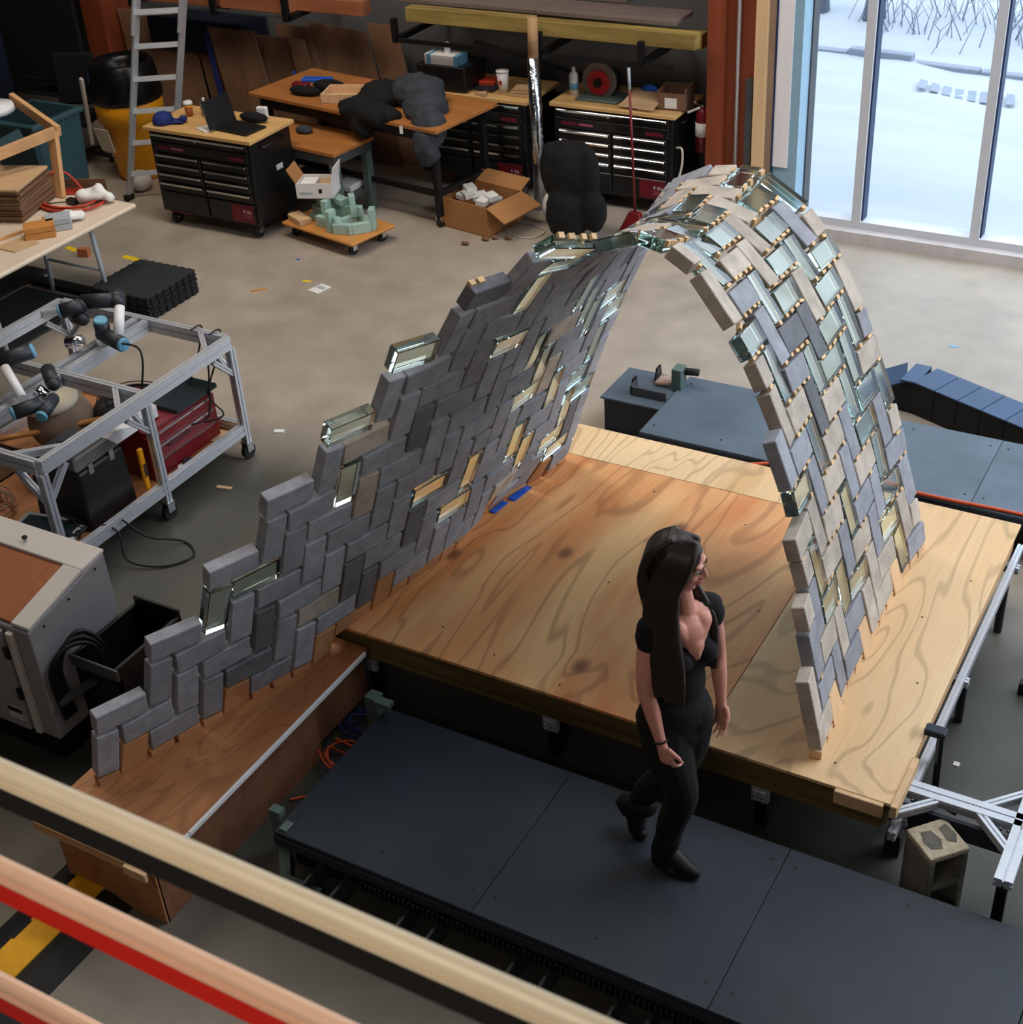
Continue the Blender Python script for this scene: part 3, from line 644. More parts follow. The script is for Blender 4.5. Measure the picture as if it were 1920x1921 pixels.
for key, cells in sorted(bricks.items(), key=lambda t: (t[1][0][1], t[1][0][0])):
    t, ka, kb, off = key
    a0 = min(c[0] for c in cells); a1 = max(c[0] for c in cells)+1; b0 = min(c[1] for c in cells); b1 = max(c[1] for c in cells)+1
    if any((a, b) not in P for a in (a0, a1) for b in (b0, b1)): continue
    ctr, u, v, n, cor = frame_of(a0, b0, a1, b1)
    fz = FZ((a0+a1)/2, b0)
    low = min(q.z for q in cor); high = max(q.z for q in cor)
    if high < fz+.02: continue
    right = b0 > 20
    cut_wood = (low < fz-.012) or (not right and kb < 0) or (right and t == 'V' and kb+2 > 35)
    if cut_wood:
        un = u.normalized(); g = GAP/2
        if right: top, bot = (cor[0], cor[1]), (cor[3], cor[2])
        else: top, bot = (cor[3], cor[2]), (cor[0], cor[1])
        def down(p, q):          # follow the face down to the board
            d = (q-p)
            if abs(d.z) < 1e-4: return V(q.x, q.y, fz)
            k = (fz-p.z)/d.z; k = max(.2, min(2.2, k)); r = p+d*k; r.z = fz; return r
        B0, B1 = down(top[0], bot[0]), down(top[1], bot[1])
        gg = un*g; h = n*TH*.46
        T0, T1 = top[0]+gg-V(0,0,g), top[1]-gg-V(0,0,g); B0 += gg; B1 -= gg
        hh = V(n.x, n.y, 0).normalized()*TH*.46
        mb = MB().hexa([B0-hh, B1-hh, B1+hh, B0+hh, T0-h, T1-h, T1+h, T0+h], .0025)
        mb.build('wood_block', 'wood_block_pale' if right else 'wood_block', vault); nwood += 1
        continue
    lenu, lenv = u.length, v.length
    if t == 'H': ax, ay, la, lb, ncell = u, v, lenu, lenv, a1-a0
    else: ax, ay, la, lb, ncell = v, -u, lenv, lenu, b1-b0
    X = ax.normalized(); Z = n; Y = Z.cross(X).normalized()
    if t == 'H':
        X = (u.normalized()*1.0).normalized(); Y = Z.cross(X).normalized()
    L0 = ncell*CW-GAP; W0 = CW-GAP
    sx = max(.86, min(1.03, (la-GAP)/L0)); sy = max(.84, min(1.03, (lb-GAP)/W0))
    isg = (t, ka, kb) in GLASS
    kind = 'glass' if isg else ('dark' if (t,ka,kb) in DARK or rnd.random() < .05 else ('tan' if rnd.random() < (.58 if b0 > 15 else .06) else 'concrete'))
    me = shapes[kind, ncell]
    o = bpy.data.objects.new('glass_brick' if isg else 'concrete_brick', me); C.objects.link(o); o.parent = vault
    j = rnd.uniform(-.012, .012); jr = Matrix.Rotation(j, 3, 'Z') @ Matrix.Rotation(rnd.uniform(-.012,.012), 3, 'X')
    Rm = Matrix((X, Y, Z)).transposed() @ jr
    o.rotation_mode = 'QUATERNION'; o.rotation_quaternion = Rm.to_quaternion()
    o.location = ctr-VL+n*rnd.uniform(-.003, .003); o.scale = (sx, sy, 1)
    if isg: o['label'] = 'clear green-edged glass brick'
    # low edge resting above the board: a short wooden packer below it
    if (not right and b0 == 0) or (right and b1 == 35):
        e = (cor[0], cor[1]) if not right else (cor[3], cor[2])
        k = a1-a0
        for s_ in range(k):
            A = e[0].lerp(e[1], s_/k+.04); B = e[0].lerp(e[1], (s_+1)/k-.04)
            hh = V(n.x, n.y, 0).normalized()*TH*.46
            if A.z-fz < .012: continue
            A2 = V(A.x, A.y, fz); B2 = V(B.x, B.y, fz); off_ = V(0,0,-.006)
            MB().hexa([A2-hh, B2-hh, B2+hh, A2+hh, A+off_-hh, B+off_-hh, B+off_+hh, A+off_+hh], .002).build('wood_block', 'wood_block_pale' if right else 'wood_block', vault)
    # joints across the span open up on the outside over the crown
    if 14 <= b0 <= 31:
        slack = lenv-(b1-b0)*CW
        shim_spots.append((cor, n, a1-a0, b0, slack))
shm = {}
for i, d in enumerate(((.034,.016,.026), (.046,.014,.024), (.028,.020,.026))):
    m_ = MB().box((0,0,0), d, None, 0).mesh('shim'); m_.materials.append(MATS['wood_shim']); shm[i] = m_
cnt = 0
for cor, n, k, b0, slack in shim_spots:
    e0, e1 = cor[3], cor[2]
    for s_ in range(k):
        for f in ((.25, .72) if k == 2 else (.5,)):
            if rnd.random() < (.1 if 15 < b0 < 26 else .55) or cnt >= 290: continue
            p = e0.lerp(e1, (s_+f)/k)
            o = bpy.data.objects.new('shim', shm[rnd.randint(0,2)]); C.objects.link(o); o.parent = vault
            u = (e1-e0).normalized(); Z = n; Y = Z.cross(u).normalized()
            o.rotation_mode = 'QUATERNION'
            o.rotation_quaternion = (Matrix((u, Y, Z)).transposed() @ Matrix.Rotation(rnd.uniform(-.25,.25), 3, 'Z')).to_quaternion()
            o.location = p-VL-n*(TH/2-.016+rnd.uniform(0,.005)); cnt += 1
# blue tape and glue at the far foot
MB().box((-3.60, 5.96, .504), (.05, .17, .006), rotz(-.12)).build('blue_tape', 'tape_blue', vault)
MB().box((-3.64, 5.78, .504), (.04, .13, .006), rotz(-.12)).build('blue_tape', 'tape_blue', vault)

# ------------------------------------------------------------ plywood platform
def extr(mb, a, b, w=.04, h=None, up=(0,0,1)): mb.prism(slot(w, h), a, b, up); return mb
pf = thing('plywood_platform', 'low plywood-topped timber platform the vault springs from', 'platform', (-2.65, 5.65, 0))
def sheet(x0, y0, x1, y1, m, z=.5, par=pf): return MB().bb((x0, y0, z-.018), (x1, y1, z), .0015).build('plywood_sheet', m, par)
sheet(-4.35, 4.48, -1.845, 6.478, 'ply_floor'); sheet(-1.841, 4.48, -.95, 6.82, 'ply_pale'); sheet(-4.35, 6.482, -1.845, 6.82, 'ply_pale')
MB().bb((-4.33, 4.50, .36), (-.97, 4.545, .482)).build('edge_joist', 'joist_wood', pf)
MB().bb((-4.33, 4.49, .335), (-.99, 4.52, .372)).build('edge_joist', 'joist_wood', pf)
MB().bb((-4.33, 6.77, .36), (-.97, 6.81, .482)).build('edge_joist', 'joist_wood', pf)
MB().bb((-1.0, 4.545, .36), (-.965, 6.77, .482)).build('edge_joist', 'pine', pf)
MB().bb((-4.33, 4.545, .36), (-4.29, 6.77, .482)).build('edge_joist', 'pine', pf)
for x in (-3.7, -3.1, -2.5, -1.9, -1.4): MB().bb((x, 4.545, .36), (x+.04, 6.77, .482)).build('joist', 'joist_wood', pf)
MB().bb((-1.20, 4.455, .425), (-.985, 4.482, .497), .003).build('cleat', 'pine_end', pf)
MB().bb((-.955, 4.46, .44), (-.925, 4.80, .508), .003).build('cleat', 'pine_end', pf)
for x, y in ((-1.25,4.62),(-1.4,4.9),(-1.08,5.3),(-1.2,5.8),(-1.06,6.2),(-2.1,4.6),(-2.6,4.56),(-3.0,4.62),(-3.35,4.7),(-2.2,5.1),(-2.3,6.2),(-2.9,6.3),(-1.95,5.5),(-2.75,5.4)):
    MB().cyl((x,y,.4995),(x,y,.5008),.006,seg=7).build('screw', 'black_steel', pf)
for y in (4.60, 5.62, 6.66):
    mb = MB(); extr(mb, (-4.3, y, .315), (-.90, y, .315), .04); mb.build('support_rail', 'aluminium', pf)
for x in (-4.1, -.935):
    mb = MB(); extr(mb, (x, 4.46, .335), (x, 6.84, .335), .035, .05); mb.build('support_rail', 'aluminium', pf)
for x in (-3.74, -2.66, -1.565):
    for y in (4.60, 6.66):
        mb = MB(); extr(mb, (x, y, .0), (x, y, .30), .055, .055, (1,0,0)); o = mb.build('leg', 'black_steel', pf)
    MB().box((x, 4.56, .235), (.085,.03,.10), None, .004).box((x,4.545,.23),(.06,.02,.05)).build('leg_bracket', 'aluminium', pf)
    mb = MB()
    for dx in (-.022, .022):
        mb.cyl((x+dx, 4.528, .23), (x+dx, 4.54, .23), .007, seg=7).cyl((x+dx, 4.528, .205), (x+dx, 4.54, .205), .006, seg=7)
    mb.build('bolt', 'chrome', pf)
for y in (4.9, 5.7, 6.5):
    mb = MB(); extr(mb, (-.935, y, 0), (-.935, y, .31), .04, .04, (1,0,0)); mb.build('leg', 'grey_steel', pf)

# ------------------------------------------------------------ plywood bench (lower, carries the long foot)
bn = thing('plywood_bench', 'long low plywood box bench under the front-left foot of the vault', 'bench', (-4.0, 3.6, 0))
BZ = .415
MB().bb((-4.36, 2.80, BZ-.018), (-3.675, 4.478, BZ), .0015).build('bench_top', 'ply_bench', bn)
MB().bb((-3.735, 2.86, 0), (-3.717, 4.05, BZ-.03)).build('side_panel', 'ply_side', bn)
MB().bb((-3.735, 4.05, .10), (-3.717, 4.478, BZ-.03)).build('side_panel', 'ply_side', bn)
MB().bb((-4.32, 2.86, 0), (-4.302, 4.478, BZ-.03)).build('side_panel', 'ply_side', bn)
MB().bb((-4.302, 2.85, 0), (-3.717, 2.868, BZ-.03)).build('end_panel', 'ply_bench', bn)
MB().bb((-4.36, 2.785, BZ-.028), (-3.70, 2.80, BZ+.002)).build('front_lip', 'pine', bn)
MB().bb((-4.36, 2.79, BZ-.052), (-3.80, 2.86, BZ-.028)).build('front_lip', 'pine_x', bn)
MB().bb((-3.80, 2.765, BZ-.045), (-3.675, 2.786, BZ+.004), .002).build('cleat', 'pine_end', bn)
MB().bb((-3.675, 2.80, BZ-.020), (-3.660, 3.05, BZ+.001)).build('edge_strip', 'plastic_white', bn)
MB().bb((-3.675, 3.055, BZ-.020), (-3.660, 4.44, BZ+.001)).build('edge_strip', 'plastic_white', bn)
MB().bb((-4.36, 2.80, BZ-.03), (-3.735, 4.47, BZ-.018)).build('sub_panel', 'pine', bn)

# ------------------------------------------------------------ grey raised decks
def deck(name, label, xs, y0, y1, z, m, screws, skirt):
    d = thing(name, label, 'raised floor', ((xs[0]+xs[-1])/2, (y0+y1)/2, 0))
    for i in range(len(xs)-1):
        p = MB().bb((xs[i]+.0015, y0, z-.025), (xs[i+1]-.0015, y1, z), .002).build('floor_panel', m, d)
        for x in (xs[i]+.055, xs[i+1]-.055):
            for y in (y0+.115, y1-.095): MB().cyl((x,y,z-.001),(x,y,z+.0012),.0085,seg=9).build('screw', 'chest_gap', p)
        for y in (y0+.115, y1-.085):
            x = (xs[i]+xs[i+1])/2; MB().cyl((x,y,z-.001),(x,y,z+.0012),.0085,seg=9).build('screw', 'chest_gap', p)
    MB().bb((xs[0], y0-.008, z-.075), (xs[-1], y0+.03, z-.025)).build('edge_rail', 'deck_edge', d)
    MB().bb((xs[0], y1-.03, z-.075), (xs[-1], y1+.008, z-.025)).build('edge_rail', 'deck_edge', d)
    MB().bb((xs[0]+.0, y0+.03, z-.075), (xs[0]+.04, y1-.03, z-.025)).build('edge_rail', 'deck_edge', d)
    MB().bb((xs[0]+.05, y0+.06, .04), (xs[-1], y0+.14, z-.075)).build('support_beam', 'black_steel', d)
    MB().bb((xs[0]+.05, y1-.14, .04), (xs[-1], y1-.06, z-.075)).build('support_beam', 'black_steel', d)
    return d
tx = [-3.43, -2.385, -1.31, -.235, .84]
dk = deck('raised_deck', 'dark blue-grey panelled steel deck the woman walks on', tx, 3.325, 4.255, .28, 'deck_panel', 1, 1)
# toothed rack under the front edge
mb = MB().bb((-3.0, 3.30, .150), (.84, 3.318, .160))
for i in range(150):
    x = -2.95+i*.025; mb.bb((x, 3.296, .160), (x+.012, 3.318, .20))
o = mb.build('gear_rack', 'black_steel', dk); o['kind'] = 'stuff'
for x in (-3.15, -2.64, -2.09, -1.62, -1.05, -.5):
    mb = MB().bb((x-.085, 3.22, 0), (x-.070, 3.40, .12)).bb((x+.070, 3.22, 0), (x+.085, 3.40, .12)).bb((x-.085, 3.25, 0), (x+.085, 3.36, .010))
    br = mb.build('floor_bracket', 'grey_steel', dk)
    for q in (-.03, .03):
        MB().cyl((x+q, 3.26+q*.6, .012), (x+q, 3.26+q*.6, .045), .009, seg=8).cyl((x+q, 3.26+q*.6, .012), (x+q, 3.26+q*.6, .022), .016, seg=6).build('bolt', 'chrome', br)
# bent guard at the left corner
mb = MB(); mb.prism([(-.022,-.03),(.022,-.03),(.022,.03),(-.022,.03)], (-3.49,3.43,.02), (-3.49,3.43,.30), (1,0,0))
mb.bar((-3.49,3.43,.045), (-3.36,3.27,.03), .05, .06).bar((-3.36,3.27,.03), (-3.17,3.27,.03), .05, .06)
gd = mb.build('corner_guard', 'green_steel', dk, 'grey-green bent corner guard')
for i in range(4): MB().cyl((-3.33+i*.045, 3.235, .045), (-3.33+i*.045, 3.255, .045), .012, seg=8).build('bolt', 'chrome', gd)
MB().bb((-3.41, 3.34, .28), (-3.37, 3.40, .292), .002).build('corner_plate', 'green_steel', dk)
MB().bb((-3.52, 4.20, .02), (-3.45, 4.27, .36), .003).bb((-3.45,4.18,.345),(-3.36,4.23,.37)).build('corner_post', 'green_steel', dk)
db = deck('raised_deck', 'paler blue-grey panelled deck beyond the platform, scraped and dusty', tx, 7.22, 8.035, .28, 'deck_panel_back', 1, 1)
# end unit of the far deck
eu = thing('track_end_unit', 'steel end plate with roller brackets left of the far deck', 'machine part', (-3.62, 7.75, 0))
MB().bb((-3.86, 7.58, .0), (-3.44, 8.0, .25)).build('body', 'deck_edge', eu)
MB().bb((-3.88, 7.56, .25), (-3.44, 8.02, .265), .002).build('end_plate', 'deck_panel_back', eu)
MB().bb((-3.70, 7.66, .265), (-3.44, 7.68, .33)).bb((-3.70,7.66,.265),(-3.69,7.76,.34)).build('bracket', 'grey_steel', eu)
MB().poly([V(-3.72,7.70,.265), V(-3.72,7.80,.265), V(-3.72,7.78,.35), V(-3.72,7.73,.35)], .012, (1,0,0)).build('bracket', 'black_steel', eu)
MB().poly([V(-3.62,7.86,.265), V(-3.62,7.98,.265), V(-3.62,7.96,.37), V(-3.62,7.90,.37)], .012, (1,0,0)).build('bracket', 'black_steel', eu)
mb = MB()
for i in range(6): mb.cyl((-3.60+i*.02, 7.84, .285+.002*i), (-3.60+i*.02, 7.96, .285+.002*i), .009, seg=8)
mb.build('roller_set', 'tan_board', eu)
MB().bb((-3.47, 7.82, .265), (-3.40, 7.92, .43), .003).build('stop_post', 'green_steel', eu)
MB().cyl((-3.41, 7.90, .39), (-3.31, 7.92, .39), .026, seg=12).build('bumper', 'rubber_black', eu)
MB().tube(bez([(-2.75,7.0,.512-.2),(-2.3,7.26,.292),(-1.6,7.22,.29),(-1.0,7.24,.29),(-.2,7.2,.29),(.6,7.28,.29)]), .011, 6).solo('orange_cable', 'cable_orange', 'orange cable lying along the near edge of the far deck', 'cable')

# ------------------------------------------------------------ aluminium frame right of the platform
af = thing('aluminium_frame', 'white-faced aluminium profile frame standing right of the platform', 'frame', (-.6, 4.6, 0))
def ex2(a, b, name='profile', w=.075, h=.045, m='aluminium', par=af):
    mb = MB(); d = (Vector(b)-Vector(a)); extr(mb, a, b, w, h); return mb.build(name, m, par)
ex2((-.99, 4.685, .425), (-.44, 4.685, .425)); ex2((-.44, 4.32, .425), (-.44, 6.95, .425)); ex2((-.9, 6.83, .425), (-.44, 6.83, .425))
ex2((.35, 4.685, .425), (-.40, 4.685, .425)); ex2((.35, 4.3, .425), (.35, 6.95, .425))
for a, b in (((-.95,4.50,.425),(-.80,4.65,.425)), ((-.66,4.70,.425),(-.46,4.50,.425)), ((-.66,4.66,.425),(-.47,4.86,.425)), ((-.42,4.50,.425),(-.25,4.66,.425)), ((-.62,6.80,.425),(-.46,6.64,.425))):
    ex2(a, b, 'brace', .035, .04)
for x, y in ((-.44,4.34),(-.44,6.9),(.35,4.34),(-.97,4.70)):
    mb = MB(); extr(mb, (x,y,.12), (x,y,.40), .045, .045, (1,0,0)); lg = mb.build('leg', 'black_steel', af)
    MB().bb((x-.035,y-.035,0),(x+.035,y+.035,.13),.004).build('foot', 'rubber_black', lg)
MB().bb((-.99, 4.60, .30), (-.44, 4.62, .40)).build('side_plate', 'deck_edge', af)
mb = MB()
for x in (-.9, -.87, -.52, -.49): mb.cyl((x, 4.64, .41), (x, 4.63, .41), .008, seg=7)
mb.build('bolt', 'chrome', af)
fr = thing('floor_rail', 'black steel rail pair lying on the dark floor right of the platform', 'rail', (1.2, 6.2, 0))
for y in (6.02, 6.30): MB().bb((-.72,y,0),(3.4,y+.05,.07),.003).build('rail_bar','black_steel',fr)
for x in (-.5,.3,1.1,1.9): MB().bb((x,5.98,.0),(x+.08,6.40,.03)).build('cross_tie','black_steel',fr)
# ------------------------------------------------------------ cinder block standing on end
cbk = thing('cinder_block', 'grey concrete cinder block standing on end between deck and frame', 'block', (-.745, 4.485, 0), math.radians(48))
def cin(a, b, m='cinder_side', nm='web'):
    me = MB().bb(a, b, .004).mesh(nm); o = link(nm, me, m, cbk); return o
w_ = .095; t_ = .03
cin((-w_,-w_,.36),(w_,w_,.39),'cinder','end_face')
cin((-w_,-w_,0),(w_,w_,.03))
cin((-w_,-w_,.18),(w_,w_,.21))
cin((-w_,-w_,.03),(-w_+t_,w_,.18)); cin((w_-t_,-w_,.03),(w_,w_,.18)); cin((-w_,-w_,.21),(-w_+t_,w_,.36)); cin((w_-t_,-w_,.21),(w_,w_,.36))
me = MB().poly([V(-.06,-.045,.3895),V(-.015,-.06,.3895),V(.01,-.01,.3895),V(-.005,.05,.3895),V(-.05,.055,.3895),V(-.07,.0,.3895)], .002).poly([V(.03,-.03,.3895),V(.06,-.05,.3895),V(.085,-.01,.3895),V(.075,.06,.3895),V(.035,.05,.3895)], .002).mesh('stain'); link('stain', me, 'cinder_stain', cbk)

# ------------------------------------------------------------ blue-black cable track at the back right
tk = thing('cable_track', 'long dark blue segmented cable track arching over onto the floor', 'cable carrier', (-1.6, 8.6, 0))
path = [(-2.40, 8.60, .06), (-2.28, 8.72, .17), (-2.12, 8.76, .24)]
for i in range(9): path.append((-2.0+i*.17, 8.745-i*.068, .245))
pp = [Vector(p) for p in path]
for i in range(len(pp)-1):
    a, b = pp[i], pp[i+1]; d = (b-a).normalized(); e = d*.003
    s = Vector((-d.y, d.x, 0)).normalized()*.135
    if i == 0: s *= .75
    c1, c2 = a+e, b-e
    seg = MB().hexa([c1-s-V(0,0,.012), c2-s-V(0,0,.012), c2+s-V(0,0,.012), c1+s-V(0,0,.012), c1-s, c2-s, c2+s, c1+s], .002).build('track_segment', 'mat_blue', tk)
    MB().hexa([V(c1.x,c1.y,0)-s*.96, V(c2.x,c2.y,0)-s*.96, V(c2.x,c2.y,0)-s*.85, V(c1.x,c1.y,0)-s*.85, c1-s*.96-V(0,0,.012), c2-s*.96-V(0,0,.012), c2-s*.85-V(0,0,.012), c1-s*.85-V(0,0,.012)]).build('side_link', 'rubber_black', seg)
    MB().hexa([V(c1.x,c1.y,0)+s*.85, V(c2.x,c2.y,0)+s*.85, V(c2.x,c2.y,0)+s*.96, V(c1.x,c1.y,0)+s*.96, c1+s*.85-V(0,0,.012), c2+s*.85-V(0,0,.012), c2+s*.96-V(0,0,.012), c1+s*.96-V(0,0,.012)]).build('side_link', 'rubber_black', seg)
sk = MB().box((-1.17, 8.35, .2465), (.085, .055, .002), rotz(-.38)).build('sticker', 'paper_white', tk)
for i_, (dx, w_1) in enumerate(((-.022,.014),(0,.010),(.020,.016))):
    MB().box(Vector((-1.17,8.352,.2478))+Vector((dx, -dx*.4, 0)), (w_1,.022,.0008), rotz(-.38)).box(Vector((-1.17,8.352,.2484))+Vector((dx, -dx*.4, 0)), (w_1*.45,.011,.0006), rotz(-.38)).build('sticker_print', 'orange_red', sk)

# ------------------------------------------------------------ foreground railing (out of focus)
def rail(name, label, y, z, flat, top, dz):
    r = thing(name, label, 'railing', (-.8, y, z))
    prof = [(.015*math.cos(t*PI/6), .004+.015*math.sin(t*PI/6)) for t in range(7)]+[(-.015,-.004),(.015,-.004)]
    MB().prism(prof, (-3.2, y, z), (2.2, y, z), smooth=False).build('handrail', top, r)
    MB().bb((-3.2, y-.009, z-.012), (2.2, y+.009, z-.004)).build('neck_strip', top, r)
    MB().bb((-3.2, y-.020, z-.018), (2.2, y+.014, z-.012)).build('ledge', top, r)
    MB().bb((-3.2, y-.0195, z-.018-dz), (2.2, y+.006, z-.018)).build('fascia', flat, r)
    return r
rail('guard_rail', 'blurred cream rail with a black lower face crossing the foreground', 1.0, 3.455, 'black_enamel', 'cream_enamel', .050)
rail('guard_rail', 'blurred pinkish rail with a red lower face, middle of the three foreground rails', 1.0, 3.185, 'red_enamel', 'rose_enamel', .054)
rail('guard_rail', 'blurred pinkish rail with a red lower face, in the bottom left corner', 1.0, 2.80, 'red_enamel', 'rose_enamel', .054)

# ------------------------------------------------------------ aluminium trolley with robot arms
TZ = .88
ct = thing('robot_trolley', 'aluminium profile trolley with open top frame and plywood shelf', 'trolley', (-6.65, 5.4, 0))
def ex(a, b, name='profile', w=.045, h=.09, par=ct, m='aluminium', up=(0,0,1)):
    mb = MB(); extr(mb, a, b, w, h, up); return mb.build(name, m, par)
X0, X1, X2 = -7.42, -6.66, -5.93
Y0, Y1, Y2 = 4.56, 5.44, 6.26
for x in (X0, X2): ex((x, Y0, TZ), (x, Y2, TZ))
for y in (Y0, Y1, Y2): ex((X0+.02, y, TZ), (X2-.02, y, TZ))
for x in (X1-.04, X1+.05): ex((x, Y0+.03, TZ), (x, Y1-.03, TZ)); ex((x, Y1+.03, TZ), (x, Y2-.03, TZ))
for x in (X0, X2):
    ex((x, Y0, .23), (x, Y2, .23), 'profile', .045, .08)
    for y in (Y0, Y1, Y2):
        ex((x, y, .12), (x, y, TZ-.045), 'post', .05, .05, up=(1,0,0))
        s = 1 if x < -6.6 else -1; t = 1 if y < 5 else -1
        ex((x+s*.02, y, TZ-.24), (x+s*.2, y, TZ-.06), 'corner_brace', .035, .035)
        ex((x, y+t*.02, TZ-.22), (x, y+t*.18, TZ-.06), 'corner_brace', .035, .035)
        ex((x+s*.02, y+t*.20, TZ+.02), (x+s*.22, y+t*.01, TZ+.02), 'corner_brace', .035, .045)
        w = MB().cyl((x-.018, y, .055), (x+.018, y, .055), .055, seg=16).build('caster_wheel', 'rubber_black', ct)
        MB().bb((x-.028, y-.03, .055), (x-.022, y+.03, .125)).bb((x+.022, y-.03, .055), (x+.028, y+.03, .125)).bb((x-.03,y-.035,.12),(x+.03,y+.035,.128)).build('caster_fork', 'chrome', w)
for y in (Y0, Y2): ex((X0, y, .23), (X2, y, .23), 'profile', .045, .08)
MB().bb((X0+.02, Y0+.02, .185), (X2-.03, Y2-.02, .20)).build('shelf', 'ply_bench', ct)
SZ = .20
def arm(name, label, segs, wrist):
    """dark grey joints with pale blue caps, light tube links"""
    t = thing(name, label, 'robot arm', segs[0][0] if False else (segs[0][1][0], segs[0][1][1], TZ+.045))
    for i, (nm, a, b, r, m) in enumerate(segs):
        mb = MB(); a, b = Vector(a), Vector(b); mb.cyl(a, b, r, seg=16)
        if nm == 'joint': mb.ball(a, r*.98, None, 2); o = mb.build(nm, 'plastic_dark', t); d = (b-a).normalized(); MB().cyl(b, b+d*.018, r*.97, r*.80, seg=16).build('joint_cap', 'plastic_sky', o)
        else: o = mb.build(nm, m, t)
    return t
Z0 = TZ+.045
arm('collaborative_robot', 'grey jointed robot arm with blue caps folded on the far end of the trolley', [
 ('base', (-6.62,5.85,Z0), (-6.62,5.85,Z0+.05), .052, 'plastic_white'),
 ('joint', (-6.62,5.85,Z0+.07), (-6.40,5.80,Z0+.06), .050, ''),
 ('joint', (-6.62,5.86,Z0+.02), (-6.60,5.84,Z0+.17), .050, ''),
 ('lower_link', (-6.47,5.84,Z0+.08), (-6.55,5.98,Z0+.22), .034, 'plastic_white'),
 ('joint', (-6.58,6.0,Z0+.24), (-6.66,6.08,Z0+.24), .055, ''),
 ('upper_link', (-6.60,6.0,Z0+.25), (-6.82,5.92,Z0+.23), .050, 'plastic_dark'),
 ('joint', (-6.80,5.90,Z0+.22), (-6.90,5.80,Z0+.20), .050, ''),
 ('joint', (-6.78,5.86,Z0+.14), (-6.92,5.92,Z0+.10), .044, ''),
 ('tool_flange', (-6.66,5.72,Z0+.08), (-6.76,5.66,Z0+.06), .036, 'chrome')], 0)
arm('collaborative_robot', 'grey jointed robot arm with blue caps folded on the near end of the trolley', [
 ('base', (-6.45,5.15,Z0), (-6.50,5.13,Z0+.05), .042, 'chrome'),
 ('joint', (-6.42,5.20,Z0+.07), (-6.56,5.30,Z0+.09), .045, ''),
 ('joint', (-6.36,5.02,Z0+.04), (-6.44,4.88,Z0+.03), .045, ''),
 ('lower_link', (-6.48,5.0,Z0+.06), (-6.72,5.12,Z0+.16), .030, 'plastic_white'),
 ('joint', (-6.80,5.15,Z0+.17), (-6.66,5.30,Z0+.20), .050, ''),
 ('joint', (-6.36,5.12,Z0+.02), (-6.30,4.96,Z0+.0), .040, ''),
 ('upper_link', (-6.86,5.10,Z0+.15), (-7.02,4.98,Z0+.10), .046, 'plastic_dark')], 0)
MB().tube(bez([(-6.4,5.78,Z0+.08),(-6.26,5.80,Z0+.05),(-6.24,5.74,Z0-.15),(-6.34,5.66,.42),(-6.42,5.5,.36)]), .007).solo('black_cable', 'cable_black', 'black cable dropping from the far robot arm to the monitor pile', 'cable')
mb = MB()
for k in range(2):
    x = -6.18+k*.16
    mb.tube(bez([(x-.03,6.22,TZ+.05),(x,6.30,TZ+.05),(x+.03,6.2,TZ-.08),(x-.02,6.1,.55),(x+.06,6.12,.4),(x-.08,6.0,.36)]), .006)
mb.solo('hanging_cables', 'cable_black', 'thin black cables looped over the far top rail of the trolley', 'cable')
MB().tube(bez([(-5.98,6.10,TZ),(-5.96,6.05,.7),(-5.98,6.0,.45),(-6.05,5.9,.42)]), .006).solo('black_cable', 'cable_black', 'black cable hanging inside the right end post of the trolley', 'cable')
# red toolbox
tb = thing('toolbox', 'dark red metal toolbox with long silver drawer trims on the trolley shelf', 'toolbox', (-6.22, 5.95, SZ), 0)
M_ = rotz(.10)
def tbx(c, d, name, m, par=tb, bev=.004): return MB().box((c[0]-6.20, c[1]+5.72, c[2]+SZ), d, None, bev).build(name, m, par)
tbx((0,.12,.16), (.27,.66,.32), 'body', 'toolbox_red')
tbx((0,.12,.335), (.25,.64,.03), 'lid', 'toolbox_red')
for z in (.09, .19, .28):
    dr = tbx((.139,.12,z), (.008,.62,.075), 'drawer', 'toolbox_red')
    tbx((.146,.12,z+.03), (.012,.58,.012), 'trim_handle', 'chrome', dr, 0)
MB().tube([(-6.05,5.66,SZ+.19),(-6.035,5.68,SZ+.20),(-6.035,5.86,SZ+.20),(-6.05,5.88,SZ+.19)], .006).build('lid_handle', 'black_steel', tb)
# white curved moulding on top
mb = MB(); pr = []
for i in range(10):
    t = i/9; pr.append((-.24+.5*t, .10+.03*math.sin(t*7)))
for i in range(9):
    a, b = pr[i], pr[i+1]
    mb.hexa([V(-6.30,5.50+a[0]+.0,.56), V(-6.14,5.46+a[0],.56), V(-6.14,5.46+b[0],.56), V(-6.30,5.50+b[0],.56), V(-6.30,5.50+a[0],.52+a[1]), V(-6.14,5.46+a[0],.52+a[1]), V(-6.14,5.46+b[0],.52+b[1]), V(-6.30,5.50+b[0],.52+b[1])])
mb.solo('white_moulding', 'plastic_white', 'white wavy plastic moulding lying on the red toolbox', 'moulding')
